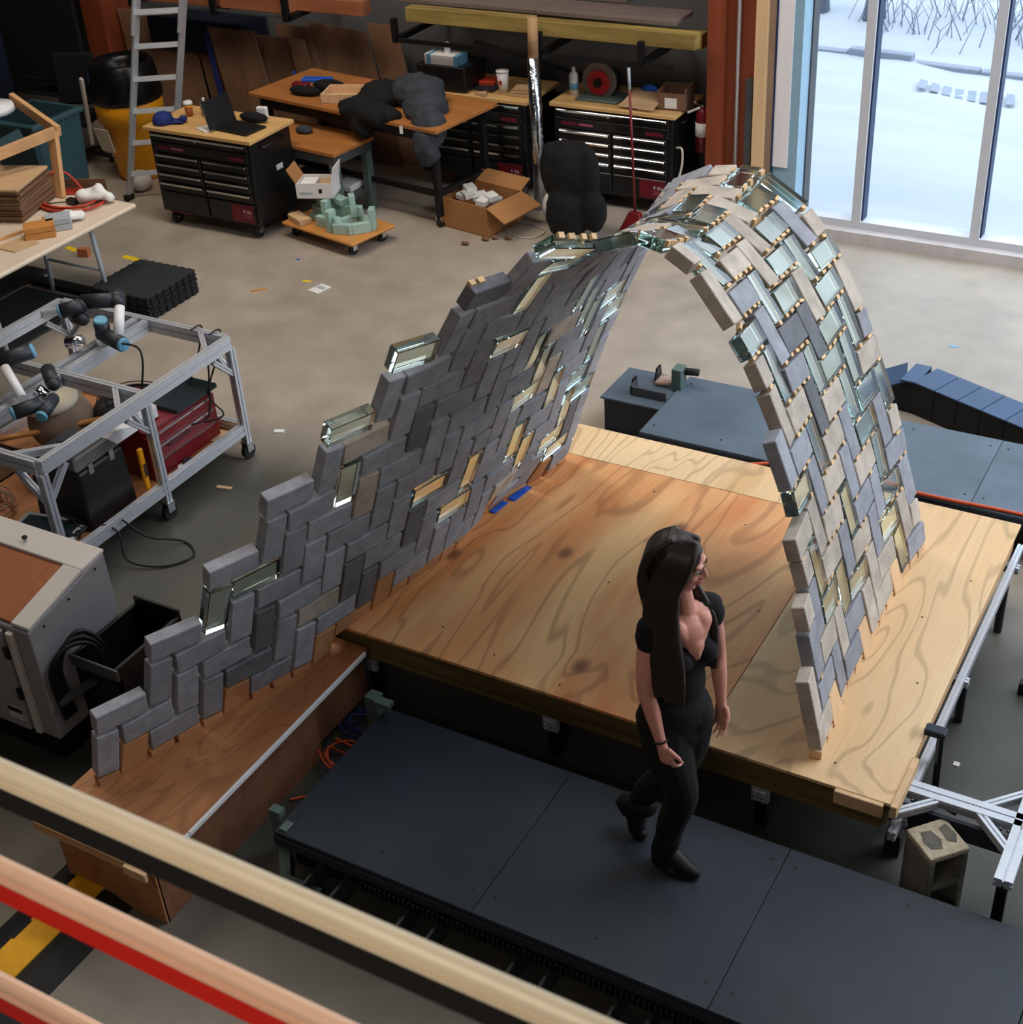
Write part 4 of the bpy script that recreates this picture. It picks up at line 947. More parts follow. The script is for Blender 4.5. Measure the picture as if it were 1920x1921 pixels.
# black case
bc = thing('equipment_case', 'tall black plastic equipment case with a sloped grey lid on the trolley', 'case', (-6.25, 5.05, SZ))
MB().hexa([V(-6.48,4.88,SZ),V(-6.03,4.88,SZ),V(-6.03,5.30,SZ),V(-6.48,5.30,SZ),V(-6.46,4.90,SZ+.40),V(-6.04,4.90,SZ+.40),V(-6.04,5.28,SZ+.40),V(-6.46,5.28,SZ+.40)], .012).build('body', 'plastic_black', bc)
MB().hexa([V(-6.46,4.90,SZ+.405),V(-6.05,4.90,SZ+.405),V(-6.05,5.28,SZ+.405),V(-6.46,5.28,SZ+.405),V(-6.42,4.96,SZ+.47),V(-6.12,4.96,SZ+.46),V(-6.12,5.24,SZ+.46),V(-6.42,5.24,SZ+.47)], .012).build('lid', 'plastic_dark', bc)
MB().tube([(-6.30,4.98,SZ+.47),(-6.30,5.02,SZ+.50),(-6.22,5.16,SZ+.50),(-6.22,5.20,SZ+.47)], .010).build('handle', 'plastic_black', bc)
for y in (5.0, 5.18): MB().bb((-6.05,y-.02,SZ+.36),(-6.035,y+.02,SZ+.43),.003).build('latch', 'chrome', bc)
# laptops, fans, monitors piled at the back
pl_ = thing('floor_fan', 'black round floor fan with a pink hub lying on the trolley', 'fan', (-6.62, 6.0, SZ))
MB().lathe((-6.62,5.95,SZ+.14), [(.0,.0),(.22,.0),(.25,.03),(.25,.09),(.22,.12)], 28).build('housing', 'plastic_black', pl_)
for k in range(10):
    a = k*PI/5; MB().bar((-6.62+.04*math.cos(a),5.95+.04*math.sin(a),SZ+.27),(-6.62+.22*math.cos(a+.3),5.95+.22*math.sin(a+.3),SZ+.255),.05,.004).build('grille_bar', 'plastic_dark', pl_)
for r in (.1, .16, .22): MB().tube([( -6.62+r*math.cos(t*PI/12), 5.95+r*math.sin(t*PI/12), SZ+.278) for t in range(24)], .004, 5, closed=True).build('grille_ring', 'plastic_black', pl_)
MB().cyl((-6.62,5.95,SZ+.27),(-6.62,5.95,SZ+.30),.045,.03,16).build('hub', 'paper_label', pl_)
MB().box((-6.60,6.06,SZ+.285),(.13,.05,.014),rotz(.3),.004).build('pink_tag', 'label_maroon', pl_)
MB().bb((-6.84,5.60,SZ),(-6.40,6.22,SZ+.13),.01).solo('flat_case', 'plastic_black', 'flat black case under the round fan on the trolley', 'case')
MB().box((-6.20,6.0,.565),(.30,.40,.03),rotz(.0)).solo('dark_monitor', 'screen_dark', 'dark flat screen lying on the far end of the red toolbox', 'monitor')
tbt = thing('tablet', 'grey-framed tablet screen lying at the near end of the trolley shelf', 'screen', (-6.30, 4.74, SZ))
Mt = rotz(.18)
MB().box((-6.28,4.76,SZ+.035),(.46,.26,.03),Mt,.008).build('frame', 'screen_frame', tbt)
MB().box((-6.28,4.76,SZ+.0505),(.38,.19,.003),Mt).build('screen', 'screen_dark', tbt)
MB().tube(bez([(-7.30,5.10,.40),(-6.9,5.45,.42),(-6.45,5.85,.46)]), .019, 10).solo('bamboo_pole', 'bamboo', 'tan wooden pole laid diagonally inside the trolley', 'pole')
MB().ball((-6.95,5.62,SZ+.20),.22,None,3,(1,1,.95)).solo('beige_sack', 'fabric_beige', 'rounded beige fabric sack standing in the trolley', 'sack')
MB().ball((-6.98,5.58,SZ+.36),.20,None,3,(1,1,.35)).solo('mesh_cushion', 'paper_label', 'pale mesh-covered cushion on top of the beige sack', 'cushion')
MB().tube(bez([(-6.52,5.02,.62),(-6.62,5.12,.48),(-6.6,5.3,.36),(-6.5,5.42,.30)]), .012).solo('red_strap', 'pure_red', 'red strap hanging from the near robot arm', 'strap')
bx = thing('small_parts_box', 'small open grey box with blue gloves at the left of the trolley', 'box', (-7.15, 5.15, SZ))
for a, b in (((-7.30,5.02,SZ),(-7.02,5.30,SZ+.012)),((-7.30,5.02,SZ),(-7.29,5.30,SZ+.13)),((-7.03,5.02,SZ),(-7.02,5.30,SZ+.13)),((-7.30,5.02,SZ),(-7.02,5.03,SZ+.13)),((-7.30,5.29,SZ),(-7.02,5.30,SZ+.13))): MB().bb(a,b).build('side', 'cardboard_dark', bx)
MB().ball((-7.15,5.16,SZ+.07),.09,None,2,(1.1,.8,.5)).solo('blue_glove', 'tape_blue', 'crumpled blue glove in the small open box', 'glove')
tbn = thing('pale_timber_block', 'pale notched timber block on the trolley shelf', 'block', (-7.0, 4.86, SZ))
MB().bb((-7.12,4.80,SZ),(-6.84,4.92,SZ+.08),.004).build('body', 'pine_end', tbn); MB().bb((-7.12,4.80,SZ+.08),(-7.08,4.92,SZ+.11),.003).build('lip', 'pine_end', tbn)
MB().hexa([V(-6.62,5.45,SZ),V(-6.50,5.43,SZ),V(-6.50,5.47,SZ),V(-6.62,5.49,SZ),V(-6.68,5.52,SZ+.22),V(-6.52,5.50,SZ+.22),V(-6.52,5.53,SZ+.22),V(-6.68,5.55,SZ+.22)]).solo('clay_panel', 'clay_brown', 'orange-brown offcut leaning by the beige sack', 'offcut')
random.seed(21)
def tangle(name, label, m, c, r, n, th, cat='cable'):
    mb = MB()
    for k in range(n):
        a0 = random.uniform(0,2*PI); rr = r*random.uniform(.6,1.1); pts = []
        for i in range(9):
            a = a0+i*.75; pts.append(V(c[0]+rr*math.cos(a)+random.uniform(-.02,.02), c[1]+rr*.8*math.sin(a)+random.uniform(-.02,.02), max(c[2]+th*.6, c[2]+random.uniform(0,.06)+k*.006)))
        mb.tube(bez(pts, 4), th, 5)
    return mb.solo(name, m, label, cat)
tangle('tan_cable_coil', 'loosely coiled tan cable at the near left of the trolley shelf', 'cable_tan', (-6.80,4.80,SZ+.03), .17, 5, .006)
tangle('black_cable_coil', 'black cables heaped in the middle of the trolley shelf', 'cable_black', (-6.72,5.22,SZ+.02), .15, 5, .007)
tangle('grey_cable_coil', 'grey-beige cables coiled below the beige sack', 'cable_tan', (-6.62,5.40,SZ+.02), .13, 4, .008)
tangle('black_power_cable', 'black power cables lying in front of the black case', 'cable_black', (-6.12,4.80,SZ+.02), .10, 4, .006)
MB().tube(bez([(-6.0,4.86,SZ+.02),(-5.95,4.9,.27),(-5.88,4.95,.2),(-5.80,4.90,.05),(-5.60,4.98,.012),(-5.50,5.15,.012),(-5.66,5.25,.012),(-5.80,5.10,.10),(-5.90,5.02,.25)]), .007).solo('black_floor_cable', 'cable_black', 'black cable looping from the trolley shelf down onto the floor', 'cable')
ylv = thing('spirit_level', 'short yellow spirit level hanging on the black case side', 'level', (-5.99,5.36,SZ+.06))
MB().bb((-6.0,5.34,SZ+.05),(-5.975,5.38,SZ+.35),.006).build('body', 'plastic_yellow', ylv); MB().bb((-5.978,5.35,SZ+.15),(-5.972,5.37,SZ+.24)).build('vial', 'plastic_dark', ylv)
for i, (x, y, l, m) in enumerate(((-6.0,5.60,'white plastic disc on the trolley shelf before the toolbox','paper_white'),(-6.02,5.72,'white crumpled scrap on the trolley shelf beside the toolbox','paper_white'))):
    MB().lathe((x,y,SZ), [(.035,0),(.035,.012),(.03,.014)], 12).solo(('plastic_disc','paper_scrap')[i], m, l, ('disc','scrap')[i])
MB().box((-6.02,5.78,SZ+.01),(.07,.08,.018),rotz(.5)).solo('dark_box', 'plastic_dark', 'small dark box beside the white scrap on the trolley shelf', 'box')
MB().poly([V(-6.10,6.06,SZ+.003),V(-5.97,6.05,SZ+.003),V(-5.98,6.22,SZ+.003),V(-6.12,6.20,SZ+.003)],.006).solo('paper_bag', 'cardboard_light', 'flat brown paper at the far right corner of the trolley shelf', 'paper')

# ------------------------------------------------------------ interlocking rubber mats, stacked
def mat_outline(s, teeth=15):
    pts = []; st = s/teeth
    def edge(a, d, nrm):
        for i in range(teeth):
            q = .010 if i % 2 else 0
            pts.append(a+d*(i*st)+nrm*q); pts.append(a+d*((i+1)*st)+nrm*q)
    edge(V(-s/2,-s/2,0), V(1,0,0), V(0,-1,0)); edge(V(s/2,-s/2,0), V(0,1,0), V(1,0,0))
    edge(V(s/2,s/2,0), V(-1,0,0), V(0,1,0)); edge(V(-s/2,s/2,0), V(0,-1,0), V(-1,0,0))
    return pts
mm_ = MB().poly(mat_outline(.61), .0155).mesh('rubber_mat'); mm_.materials.append(MATS['rubber_black'])
mtop = MB(); mtop.poly(mat_outline(.61), .013)
for i in range(28): mtop.bb((-.29+i*.0208,-.29,.013),(-.281+i*.0208,.29,.0155))
mt_ = mtop.mesh('rubber_mat_top'); mt_.materials.append(MATS['rubber_dark'])
random.seed(9)
ORD = ['second','third','fourth','fifth','sixth','seventh','eighth','ninth','tenth','eleventh','lowest']
for i in range(12):
    o = bpy.data.objects.new('rubber_mat', mt_ if i == 11 else mm_); C.objects.link(o)
    o.location = (-8.35+random.uniform(-.008,.008), 7.95+random.uniform(-.008,.008), i*.0175); o.rotation_euler.z = random.uniform(-.01,.01)
    tag(o, 'ribbed black rubber mat on top of the stack by the trolley' if i == 11 else ORD[10-i]+' black rubber mat from the top of the stack by the trolley', 'mat', 'rubber mats in the stack')
# long black mats on the floor at the left
MB().bb((-9.55,6.55,.0),(-8.72,7.72,.018),.004).solo('floor_mat', 'rubber_dark', 'wide dark floor mat lying between the white table and the trolley', 'mat')
MB().bb((-9.9,6.4,.0),(-9.6,8.05,.03),.004).solo('floor_mat', 'rubber_black', 'narrow black floor mat under the white table', 'mat')
MB().bb((-9.55,7.78,.0),(-8.75,7.90,.05),.006).solo('floor_beam', 'rubber_black', 'black rubber strip lying behind the wide dark floor mat', 'strip')

# ------------------------------------------------------------ machine cabinet at the left edge
gc = thing('machine_cabinet', 'off-white machine cabinet with a brown cork top at the left edge', 'cabinet', (-5.3, 3.65, 0))
MB().hexa([V(-6.3,3.40,.20),V(-4.85,3.40,.20),V(-4.85,3.96,.20),V(-6.3,3.96,.20),V(-6.3,3.40,.88),V(-4.85,3.40,.88),V(-4.85,3.96,1.0),V(-6.3,3.96,1.0)],.006).build('body', 'cabinet_grey', gc)
MB().hexa([V(-6.3,3.42,.885),V(-4.98,3.42,.885),V(-4.98,3.80,.97),V(-6.3,3.80,.97),V(-6.3,3.42,.90),V(-4.98,3.42,.90),V(-4.98,3.80,.985),V(-6.3,3.80,.985)],.003).build('cork_top', 'cabinet_brown', gc)
MB().hexa([V(-6.3,3.80,.97),V(-4.85,3.80,.97),V(-4.85,3.965,1.0),V(-6.3,3.965,1.0),V(-6.3,3.80,1.0),V(-4.85,3.80,1.0),V(-4.85,3.965,1.02),V(-6.3,3.965,1.02)],.004).build('rear_top', 'cabinet_white', gc)
MB().hexa([V(-4.97,3.41,.885),V(-4.85,3.41,.885),V(-4.85,3.80,.975),V(-4.97,3.80,.975),V(-4.97,3.41,.905),V(-4.85,3.41,.905),V(-4.85,3.80,1.0),V(-4.97,3.80,1.0)],.003).build('side_top', 'cabinet_white', gc)
dr = MB().bb((-6.3,3.37,.22),(-5.02,3.398,.86),.006).build('door', 'cabinet_grey', gc)
MB().bb((-4.99,3.372,.22),(-4.95,3.40,.86),.004).build('corner_post', 'cabinet_white', gc)
for z in (.70,.44): MB().bb((-5.02,3.355,z),(-4.99,3.372,z+.07),.003).build('hinge', 'black_steel', dr)
MB().bb((-5.14,3.366,.28),(-5.04,3.3705,.36)).build('warning_plate', 'cabinet_white', dr); MB().bb((-5.14,3.364,.325),(-5.04,3.367,.352)).build('warning_plate', 'black_enamel', dr)
for y, z in ((3.50,.86),(3.68,.90),(3.88,.95)): MB().cyl((-4.852,y,z),(-4.845,y,z),.006,seg=7).build('screw', 'black_steel', gc)
MB().bb((-6.2,3.45,0),(-4.92,3.92,.20)).build('plinth', 'black_steel', gc)
MB().bb((-5.3,3.85,1.02),(-5.28,3.87,1.035)).build('knob', 'black_steel', gc)
bb_ = thing('black_bin', 'black open steel bin beside the white machine cabinet', 'bin', (-4.78, 3.85, 0))
for a, b in (((-4.84,3.60,0),(-4.82,4.08,.62)),((-4.56,3.60,0),(-4.54,4.08,.62)),((-4.84,3.60,0),(-4.54,3.62,.55)),((-4.84,4.06,0),(-4.54,4.08,.66)),((-4.84,3.60,0),(-4.54,4.08,.02))): MB().bb(a,b,.003).build('side', 'black_steel', bb_)
MB().bb((-4.85,3.585,.55),(-4.53,3.60,.62),.003).build('rim', 'grey_steel', bb_)
mb = MB()
for k in range(3): mb.tube(bez([(-4.84,3.46+k*.03,.30),(-4.82,3.44+k*.03,.62),(-4.78,3.56+k*.03,.72+.02*k),(-4.74,3.68+k*.02,.62),(-4.72,3.66+k*.03,.30),(-4.70,3.60,.10)]), .014)
mb.solo('black_hose', 'cable_black', 'black hose looped over the black bin', 'hose')
MB().bar((-4.83,3.44,.42),(-4.70,3.66,.50),.05,.02).solo('grey_board', 'grey_steel', 'short grey bar leaning against the black bin', 'bar')
MB().tube(bez([(-4.9,4.30,.012),(-4.75,4.30,.012),(-4.68,4.18,.012),(-4.62,4.16,.012)]), .014).solo('red_cable', 'orange_red', 'short bright red cable on the floor behind the black bin', 'cable')
# tangled leads under the bench end
tangle('orange_lead', 'orange leads tangled on the floor between bench and deck', 'cable_orange', (-3.58,4.05,.02), .13, 3, .006)
tangle('blue_lead', 'dark blue leads tangled on the floor behind the orange ones', 'cable_blue', (-3.62,4.30,.03), .14, 4, .008)
MB().tube(bez([(-3.68,3.72,.01),(-3.6,3.78,.012),(-3.52,3.74,.01)]), .007).solo('orange_lead_end', 'cable_orange', 'short orange lead end beside the bench side panel', 'cable')
# cable ramp, bottom left
cr = thing('cable_ramp', 'black rubber cable ramp with a yellow lid in the bottom left corner', 'cable ramp', (-4.16, 2.2, 0))
MB().hexa([V(-4.40,1.5,0),V(-3.92,1.5,0),V(-3.92,2.92,0),V(-4.40,2.92,0),V(-4.28,1.5,.045),V(-4.04,1.5,.045),V(-4.04,2.92,.045),V(-4.28,2.92,.045)],.003).build('base', 'rubber_black', cr)
mb = MB()
for i in range(12): mb.bb((-4.245-(.012 if i%2 else 0), 1.52+i*.115, .045), (-4.09, 1.52+(i+1)*.115, .055))
mb.build('lid', 'caution_yellow', cr)
MB().tube(bez([(-4.9,2.5,.012),(-4.5,2.66,.014),(-4.3,2.8,.012),(-4.1,3.0,.012)]), .012).solo('black_floor_lead', 'cable_black', 'black lead on the floor beside the cable ramp', 'cable')

# ------------------------------------------------------------ tool chests
def make_chest(name, label):
    """origin at the front left foot, front faces -Y"""
    t = thing(name, label, 'tool chest', (0,0,0), 0, 'black rolling tool chests')
    Wd, D, H0, H1 = 1.17, .60, .13, .905
    def P_(a, b, nm, m, par=t, bev=.004): 
        mb = MB().bb(a, b, bev); me = mb.mesh(nm); return link(nm, me, m, par)
    P_((0,.02,H0),(Wd,D,H1),'body','chest_black')
    P_((-.03,-.02,H1),(Wd+.04,D+.03,H1+.035),'worktop','worktop')
    def drawer(x0, x1, z0, z1, h=True):
        d = P_((x0,.0,z0),(x1,.022,z1),'drawer','chest_black')
        if h: P_((x0+.012,-.026,z1-.026),(x1-.012,.0,z1-.003),'drawer_handle','chrome',d,.003)
        return d
    drawer(.03, Wd-.03, .815, .89)
    d2 = drawer(.03, Wd-.03, .715, .808, False)
    zs = (.70, .61, .52, .43)
    for i, z in enumerate(zs):
        for x0, x1 in ((.05,.57),(.60,1.12)): drawer(x0, x1, z-.084, z)
    drawer(.05,.57,.15,.335,False); d = drawer(.60,1.12,.15,.335,False)
    P_((.86,-.006,.16),(1.11,-.001,.33),'label_plate','label_maroon',t,0)
    text('label_print', '9 IN', .050, face_matrix((1.04,-.0065,.26),(1,0,0),(0,-1,0)), 'white_print', t)
    for z in (.225,.205): P_((1.0,-.0075,z),(1.085,-.006,z+.006),'label_print','pink_print',t,0)
    P_((.88,-.0075,.19),(.96,-.006,.30),'label_print','toolbox_red',t,0)
    P_((.05,-.004,.865),(.15,-.001,.880),'badge','pink_print',t,0)
    P_((.08,-.003,.745),(.24,-.0,.775),'badge','label_maroon',t,0); P_((.26,-.003,.750),(.40,-.0,.770),'badge','pink_print',t,0)
    P_((.92,-.003,.735),(1.09,-.0,.768),'badge','label_maroon',t,0)
    P_((.10,-.003,.137),(.36,.02,.147),'badge','label_maroon',t,0)
    me = MB().cyl((.555,-.004,.852),(.555,.0,.852),.009,seg=10).mesh('lock'); link('lock', me, 'chrome', t)
    for x, y in ((.10,.08),(Wd-.10,.08),(.10,D-.08),(Wd-.10,D-.08)):
        me = MB().cyl((x-.02,y,.062),(x+.02,y,.062),.062,seg=18).mesh('caster_wheel'); w = link('caster_wheel', me, 'rubber_black', t)
        me = MB().bb((x-.032,y-.02,.05),(x-.024,y+.04,.13)).bb((x+.024,y-.02,.05),(x+.032,y+.04,.13)).bb((x-.04,y-.04,.12),(x+.04,y+.05,.13)).cyl((x-.036,y,.062),(x+.036,y,.062),.022,seg=10).mesh('caster_fork'); link('caster_fork', me, 'bolt_metal', w)
    me = MB().tube([(Wd+.0,.14,.84),(Wd+.05,.14,.84),(Wd+.05,.46,.84),(Wd+.0,.46,.84)], .012).mesh('side_handle'); link('side_handle', me, 'black_steel', t)
    return t
ch = make_chest('tool_chest', 'black rolling tool chest with a laptop on its pale wooden top')
P_lab = MB().box((1.173,.38,.58),(.003,.09,.05)).mesh('sticker'); 
c2 = dup(ch, (-6.15, 11.20, 0), 0, 'black rolling tool chest against the back wall, right of the foil-wrapped post')
c3 = dup(ch, (-7.58, 11.12, 0), 0, 'black rolling tool chest behind the brown worktable, left of the foil-wrapped post')
ch.location = (-9.37, 9.35, 0); ch['label'] = 'black rolling tool chest with a laptop on its pale wooden top'
link('sticker', P_lab, 'paper_white', ch)
# ---- things on the laptop chest
HT = .94
lp = thing('laptop', 'open black laptop on the tool chest', 'laptop', (-8.62, 9.55, HT), 0)
MB().box((-8.45,9.58,HT+.012),(.38,.26,.02),rotz(-.1),.004).build('keyboard_base', 'plastic_black', lp)
MB().hexa([V(-8.66,9.40,HT+.02),V(-8.645,9.40,HT+.02),V(-8.62,9.74,HT+.02),V(-8.635,9.74,HT+.02),V(-8.74,9.42,HT+.26),V(-8.73,9.42,HT+.26),V(-8.70,9.76,HT+.26),V(-8.71,9.76,HT+.26)],.003).build('screen_lid', 'chest_black', lp)
cap = thing('blue_hat', 'navy blue cap on the left corner of the laptop chest', 'cap', (-9.25, 9.48, HT))
MB().lathe((-9.26,9.47,HT), [(.095,0),(.10,.03),(.085,.075),(.05,.10),(0,.11)], 18).build('crown', 'cloth_navy', cap)
MB().box((-9.14,9.52,HT+.02),(.14,.12,.014),rotz(.4),.006).build('brim', 'cloth_navy', cap); MB().ball((-9.09,9.55,HT+.035),.04,None,2,(1,1,.8)).build('strap', 'cloth_navy', cap)
cup = thing('coffee_cup', 'brown paper coffee cup with a white lid on the laptop chest', 'cup', (-9.16, 9.72, HT))
MB().lathe((-9.16,9.72,HT), [(.030,0),(.042,.11)], 18).build('cup', 'clay_brown', cup); MB().lathe((-9.16,9.72,HT+.11), [(.045,0),(.045,.012),(.038,.03),(0,.032)], 18).build('lid', 'plastic_white', cup)
MB().lathe((-9.16,9.72,HT+.085), [(.0425,0),(.0435,.018)], 18).build('band', 'plastic_yellow', cup)
sh = thing('metal_shaker', 'shiny metal flask standing beside the coffee cup', 'flask', (-9.02, 9.78, HT))
MB().lathe((-9.02,9.78,HT), [(.036,0),(.038,.11),(.03,.14),(.028,.15)], 16).build('body', 'bolt_metal', sh); MB().lathe((-9.02,9.78,HT+.15), [(.028,0),(.024,.02),(0,.022)], 12).build('cap', 'chrome', sh)
MB().lathe((-8.93,9.86,HT), [(.045,0),(.05,.10),(.04,.12),(0,.125)], 14).solo('black_mug', 'plastic_black', 'black mug behind the metal flask', 'mug')
tub = thing('food_tub', 'red and black tub with a white lid in the middle of the laptop chest', 'tub', (-8.80, 9.72, HT))
MB().box((-8.80,9.72,HT+.04),(.20,.13,.08),rotz(-.1),.012).build('tub', 'toolbox_red', tub); MB().box((-8.80,9.72,HT+.09),(.23,.16,.02),rotz(-.1),.009).build('lid', 'plastic_white', tub)
mb = MB().tube([(-8.78+.03*math.cos(a*.7)-.02, 9.60+.02*math.sin(a*.7), HT+.01) for a in range(9)], .008, closed=True)
mb.solo('dark_glasses', 'plastic_black', 'pair of dark glasses in front of the food tub', 'glasses')
MB().poly([V(-8.86,9.44,HT+.002),V(-8.70,9.38,HT+.002),V(-8.66,9.50,HT+.002),V(-8.80,9.56,HT+.002)],.012).solo('crumpled_paper', 'paper_white', 'crumpled white papers beside the laptop', 'paper')
MB().poly([V(-8.78,9.52,HT+.018),V(-8.68,9.46,HT+.03),V(-8.65,9.54,HT+.02),V(-8.74,9.58,HT+.018)],.008).solo('crumpled_paper', 'paper_white', 'small white paper curled against the laptop screen', 'paper')
MB().box((-8.42,9.87,HT+.06),(.10,.05,.12),rotz(.2),.008).solo('white_charger', 'plastic_white', 'small white box on the back edge of the laptop chest', 'box')
MB().ball((-8.47,9.80,HT+.04),.10,None,2,(1.6,.7,.45)).solo('black_pouch', 'cloth_black', 'black pouch behind the laptop keyboard', 'pouch')

# ------------------------------------------------------------ brown worktable and the low grey-legged table
wt = thing('worktable', 'long brown-topped worktable on black caster legs', 'table', (-9.07, 10.47, 0), math.radians(-8.3))
def LB(a, b, nm, m, par, bev=.003): return link(nm, MB().bb(a, b, bev).mesh(nm), m, par)
LB((0,0,.91),(2.36,.88,.945),'tabletop','worktop_dark',wt,.004)
LB((.08,.06,.80),(2.28,.12,.91),'apron','black_steel',wt); LB((.08,.78,.80),(2.28,.83,.91),'apron','black_steel',wt)
for x in (.10,2.20):
    for y in (.08,.76):
        LB((x,y,.10),(x+.06,y+.06,.91),'leg','black_steel',wt)
        w = link('caster_wheel', MB().cyl((x+.01,y+.03,.045),(x+.05,y+.03,.045),.045,seg=14).mesh('caster_wheel'), 'rubber_black', wt)
        link('caster_fork', MB().bb((x,y,.05),(x+.008,y+.06,.11)).bb((x+.052,y,.05),(x+.06,y+.06,.11)).mesh('caster_fork'), 'chrome', w)
LB((.16,.10,.28),(2.20,.14,.33),'stretcher','black_steel',wt); LB((2.205,.14,.28),(2.25,.76,.33),'stretcher','black_steel',wt); LB((.105,.14,.28),(.15,.76,.33),'stretcher','black_steel',wt)
lt = thing('low_table', 'low brown-topped table with grey steel legs standing before the worktable', 'table', (-8.78, 10.08, 0), math.radians(-7))
lt.location.y = 10.02
LB((0,0,.665),(1.10,.55,.70),'tabletop','worktop_dark',lt,.004)
LB((.02,.02,.58),(1.08,.53,.665),'apron','grey_steel',lt)
for x in (.02,1.0):
    for y in (.02,.45): LB((x,y,.02),(x+.075,y+.075,.58),'leg','green_steel',lt)
LB((.05,.05,.18),(1.05,.50,.21),'lower_shelf','grey_steel',lt)
MB().ball((-8.30,10.28,.73),.07,None,2,(1.3,.9,.6)).solo('grey_glove', 'cloth_grey', 'grey glove on the edge of the low table', 'glove')
MB().bb((-8.5,10.2,.21),(-8.1,10.45,.30),.01).solo('storage_case', 'plastic_dark', 'dark case on the lower shelf of the low table', 'case')
MB().bb((-7.98,10.2,.21),(-7.78,10.42,.27),.01).solo('white_tray', 'paper_white', 'pale tray on the lower shelf of the low table', 'tray')
WT = .945
wb = thing('wooden_tray', 'square pale pine tray box on the brown worktable', 'tray', (-8.02, 10.62, WT), math.radians(18))
for a, b in (((-.20,-.15,0),(.20,.15,.012)),((-.20,-.15,0),(-.18,.15,.09)),((.18,-.15,0),(.20,.15,.09)),((-.18,-.15,0),(.18,-.13,.09)),((-.18,.13,0),(.18,.15,.09))): LB(a,b,'side' if b[2]>.05 else 'bottom','pine_end',wb,.002)
bg = thing('black_gloves', 'pair of black work gloves left of the pine tray', 'gloves', (-8.45, 10.65, WT))
MB().ball((-8.48,10.60,WT+.04),.12,None,2,(1.5,.7,.35)).build('glove', 'cloth_black', bg); MB().ball((-8.33,10.78,WT+.05),.13,None,2,(1.4,.8,.4)).build('glove', 'cloth_black', bg)
MB().bb((-8.74,10.72,WT),(-8.56,10.80,WT+.05),.008).solo('red_case', 'toolbox_red', 'small dark red case behind the black gloves', 'case')
MB().box((-8.62,10.98,WT+.02),(.30,.10,.03),rotz(.25),.006).solo('blue_strap', 'tape_blue', 'bright blue strap on the back of the brown worktable', 'strap')
MB().box((-8.02,11.0,WT+.008),(.52,.30,.014),rotz(-.15),.003).solo('orange_board', 'clay_brown', 'flat orange-brown board at the back of the brown worktable', 'board')
MB().ball((-7.90,10.82,WT+.035),.06,None,2,(1.3,.8,.5)).solo('sky_blue_cloth', 'plastic_sky', 'small sky blue cloth behind the pine tray', 'cloth')
# grey padded jacket and black coat heaped on the right end
def blob(name, m, label, cat, balls, seed=1, folds=.02):
    random.seed(seed); bm = bmesh.new()
    for c, r, sc in balls:
        bmesh.ops.create_icosphere(bm, subdivisions=4, radius=r, matrix=Matrix.Translation(Vector(c)) @ Matrix.Diagonal((sc[0],sc[1],sc[2],1)))
    me = bpy.data.meshes.new(name); bm.to_mesh(me); bm.free()
    o = link(name, me, m)
    md = o.modifiers.new('r','REMESH'); md.mode = 'VOXEL'; md.voxel_size = .022; md.use_smooth_shade = True
    sm = o.modifiers.new('s','SMOOTH'); sm.iterations = 3
    tx_ = bpy.data.textures.new(name+'_folds','CLOUDS'); tx_.noise_scale = .09
    dp = o.modifiers.new('d','DISPLACE'); dp.texture = tx_; dp.strength = folds*2
    tag(o, label, cat); return o
jkt = blob('grey_jacket', 'cloth_grey', 'dark grey padded jacket heaped over the right end of the worktable', 'jacket', [((-7.28,10.72,1.06),.22,(1.2,1,.7)),((-7.08,10.52,1.0),.20,(1,1.1,.75)),((-6.93,10.32,.90),.17,(1,.8,1.2)),((-6.90,10.20,.76),.13,(1,.7,1.4))], 3, .03)
blob('black_coat', 'cloth_black', 'black coat spilling over the front edge of the worktable', 'coat', [((-7.62,10.62,1.02),.20,(1.1,1.2,.6)),((-7.70,10.38,.97),.17,(1.3,1,.6)),((-7.45,10.30,.95),.17,(1.4,.8,.6)),((-7.62,10.26,.85),.12,(1,.6,1))], 4, .03)
MB().box((-7.09,10.12,.92),(.03,.004,.07),rotz(.2)).build('garment_tag', 'paper_white', jkt, 'small white tag')
pr_ = thing('black_printer', 'black printer box behind the jackets', 'printer', (-7.35, 11.3, 0))
MB().bb((-7.50,11.20,.94),(-7.06,11.50,.952)).build('base','chest_black',pr_); MB().bb((-7.55,11.12,.952),(-7.02,11.50,1.18),.01).build('body','plastic_black',pr_)
tb2 = thing('tissue_box', 'white and blue carton on the black printer', 'carton', (-7.30, 11.12, 1.18))
MB().bb((-7.46,11.14,1.18),(-7.10,11.32,1.27),.003).build('carton','paper_white',tb2)
for x0,x1 in ((-7.43,-7.39),(-7.14,-7.10)): MB().bb((x0,11.135,1.18),(x1,11.325,1.272)).build('blue_band','plastic_sky',tb2)
MB().ball((-7.25,11.22,1.34),.035,None,2,(1,1,1.2)).bb((-7.27,11.20,1.27),(-7.23,11.24,1.33)).solo('white_nozzle_bottle', 'plastic_white', 'small white-topped bottle on the white carton', 'bottle')

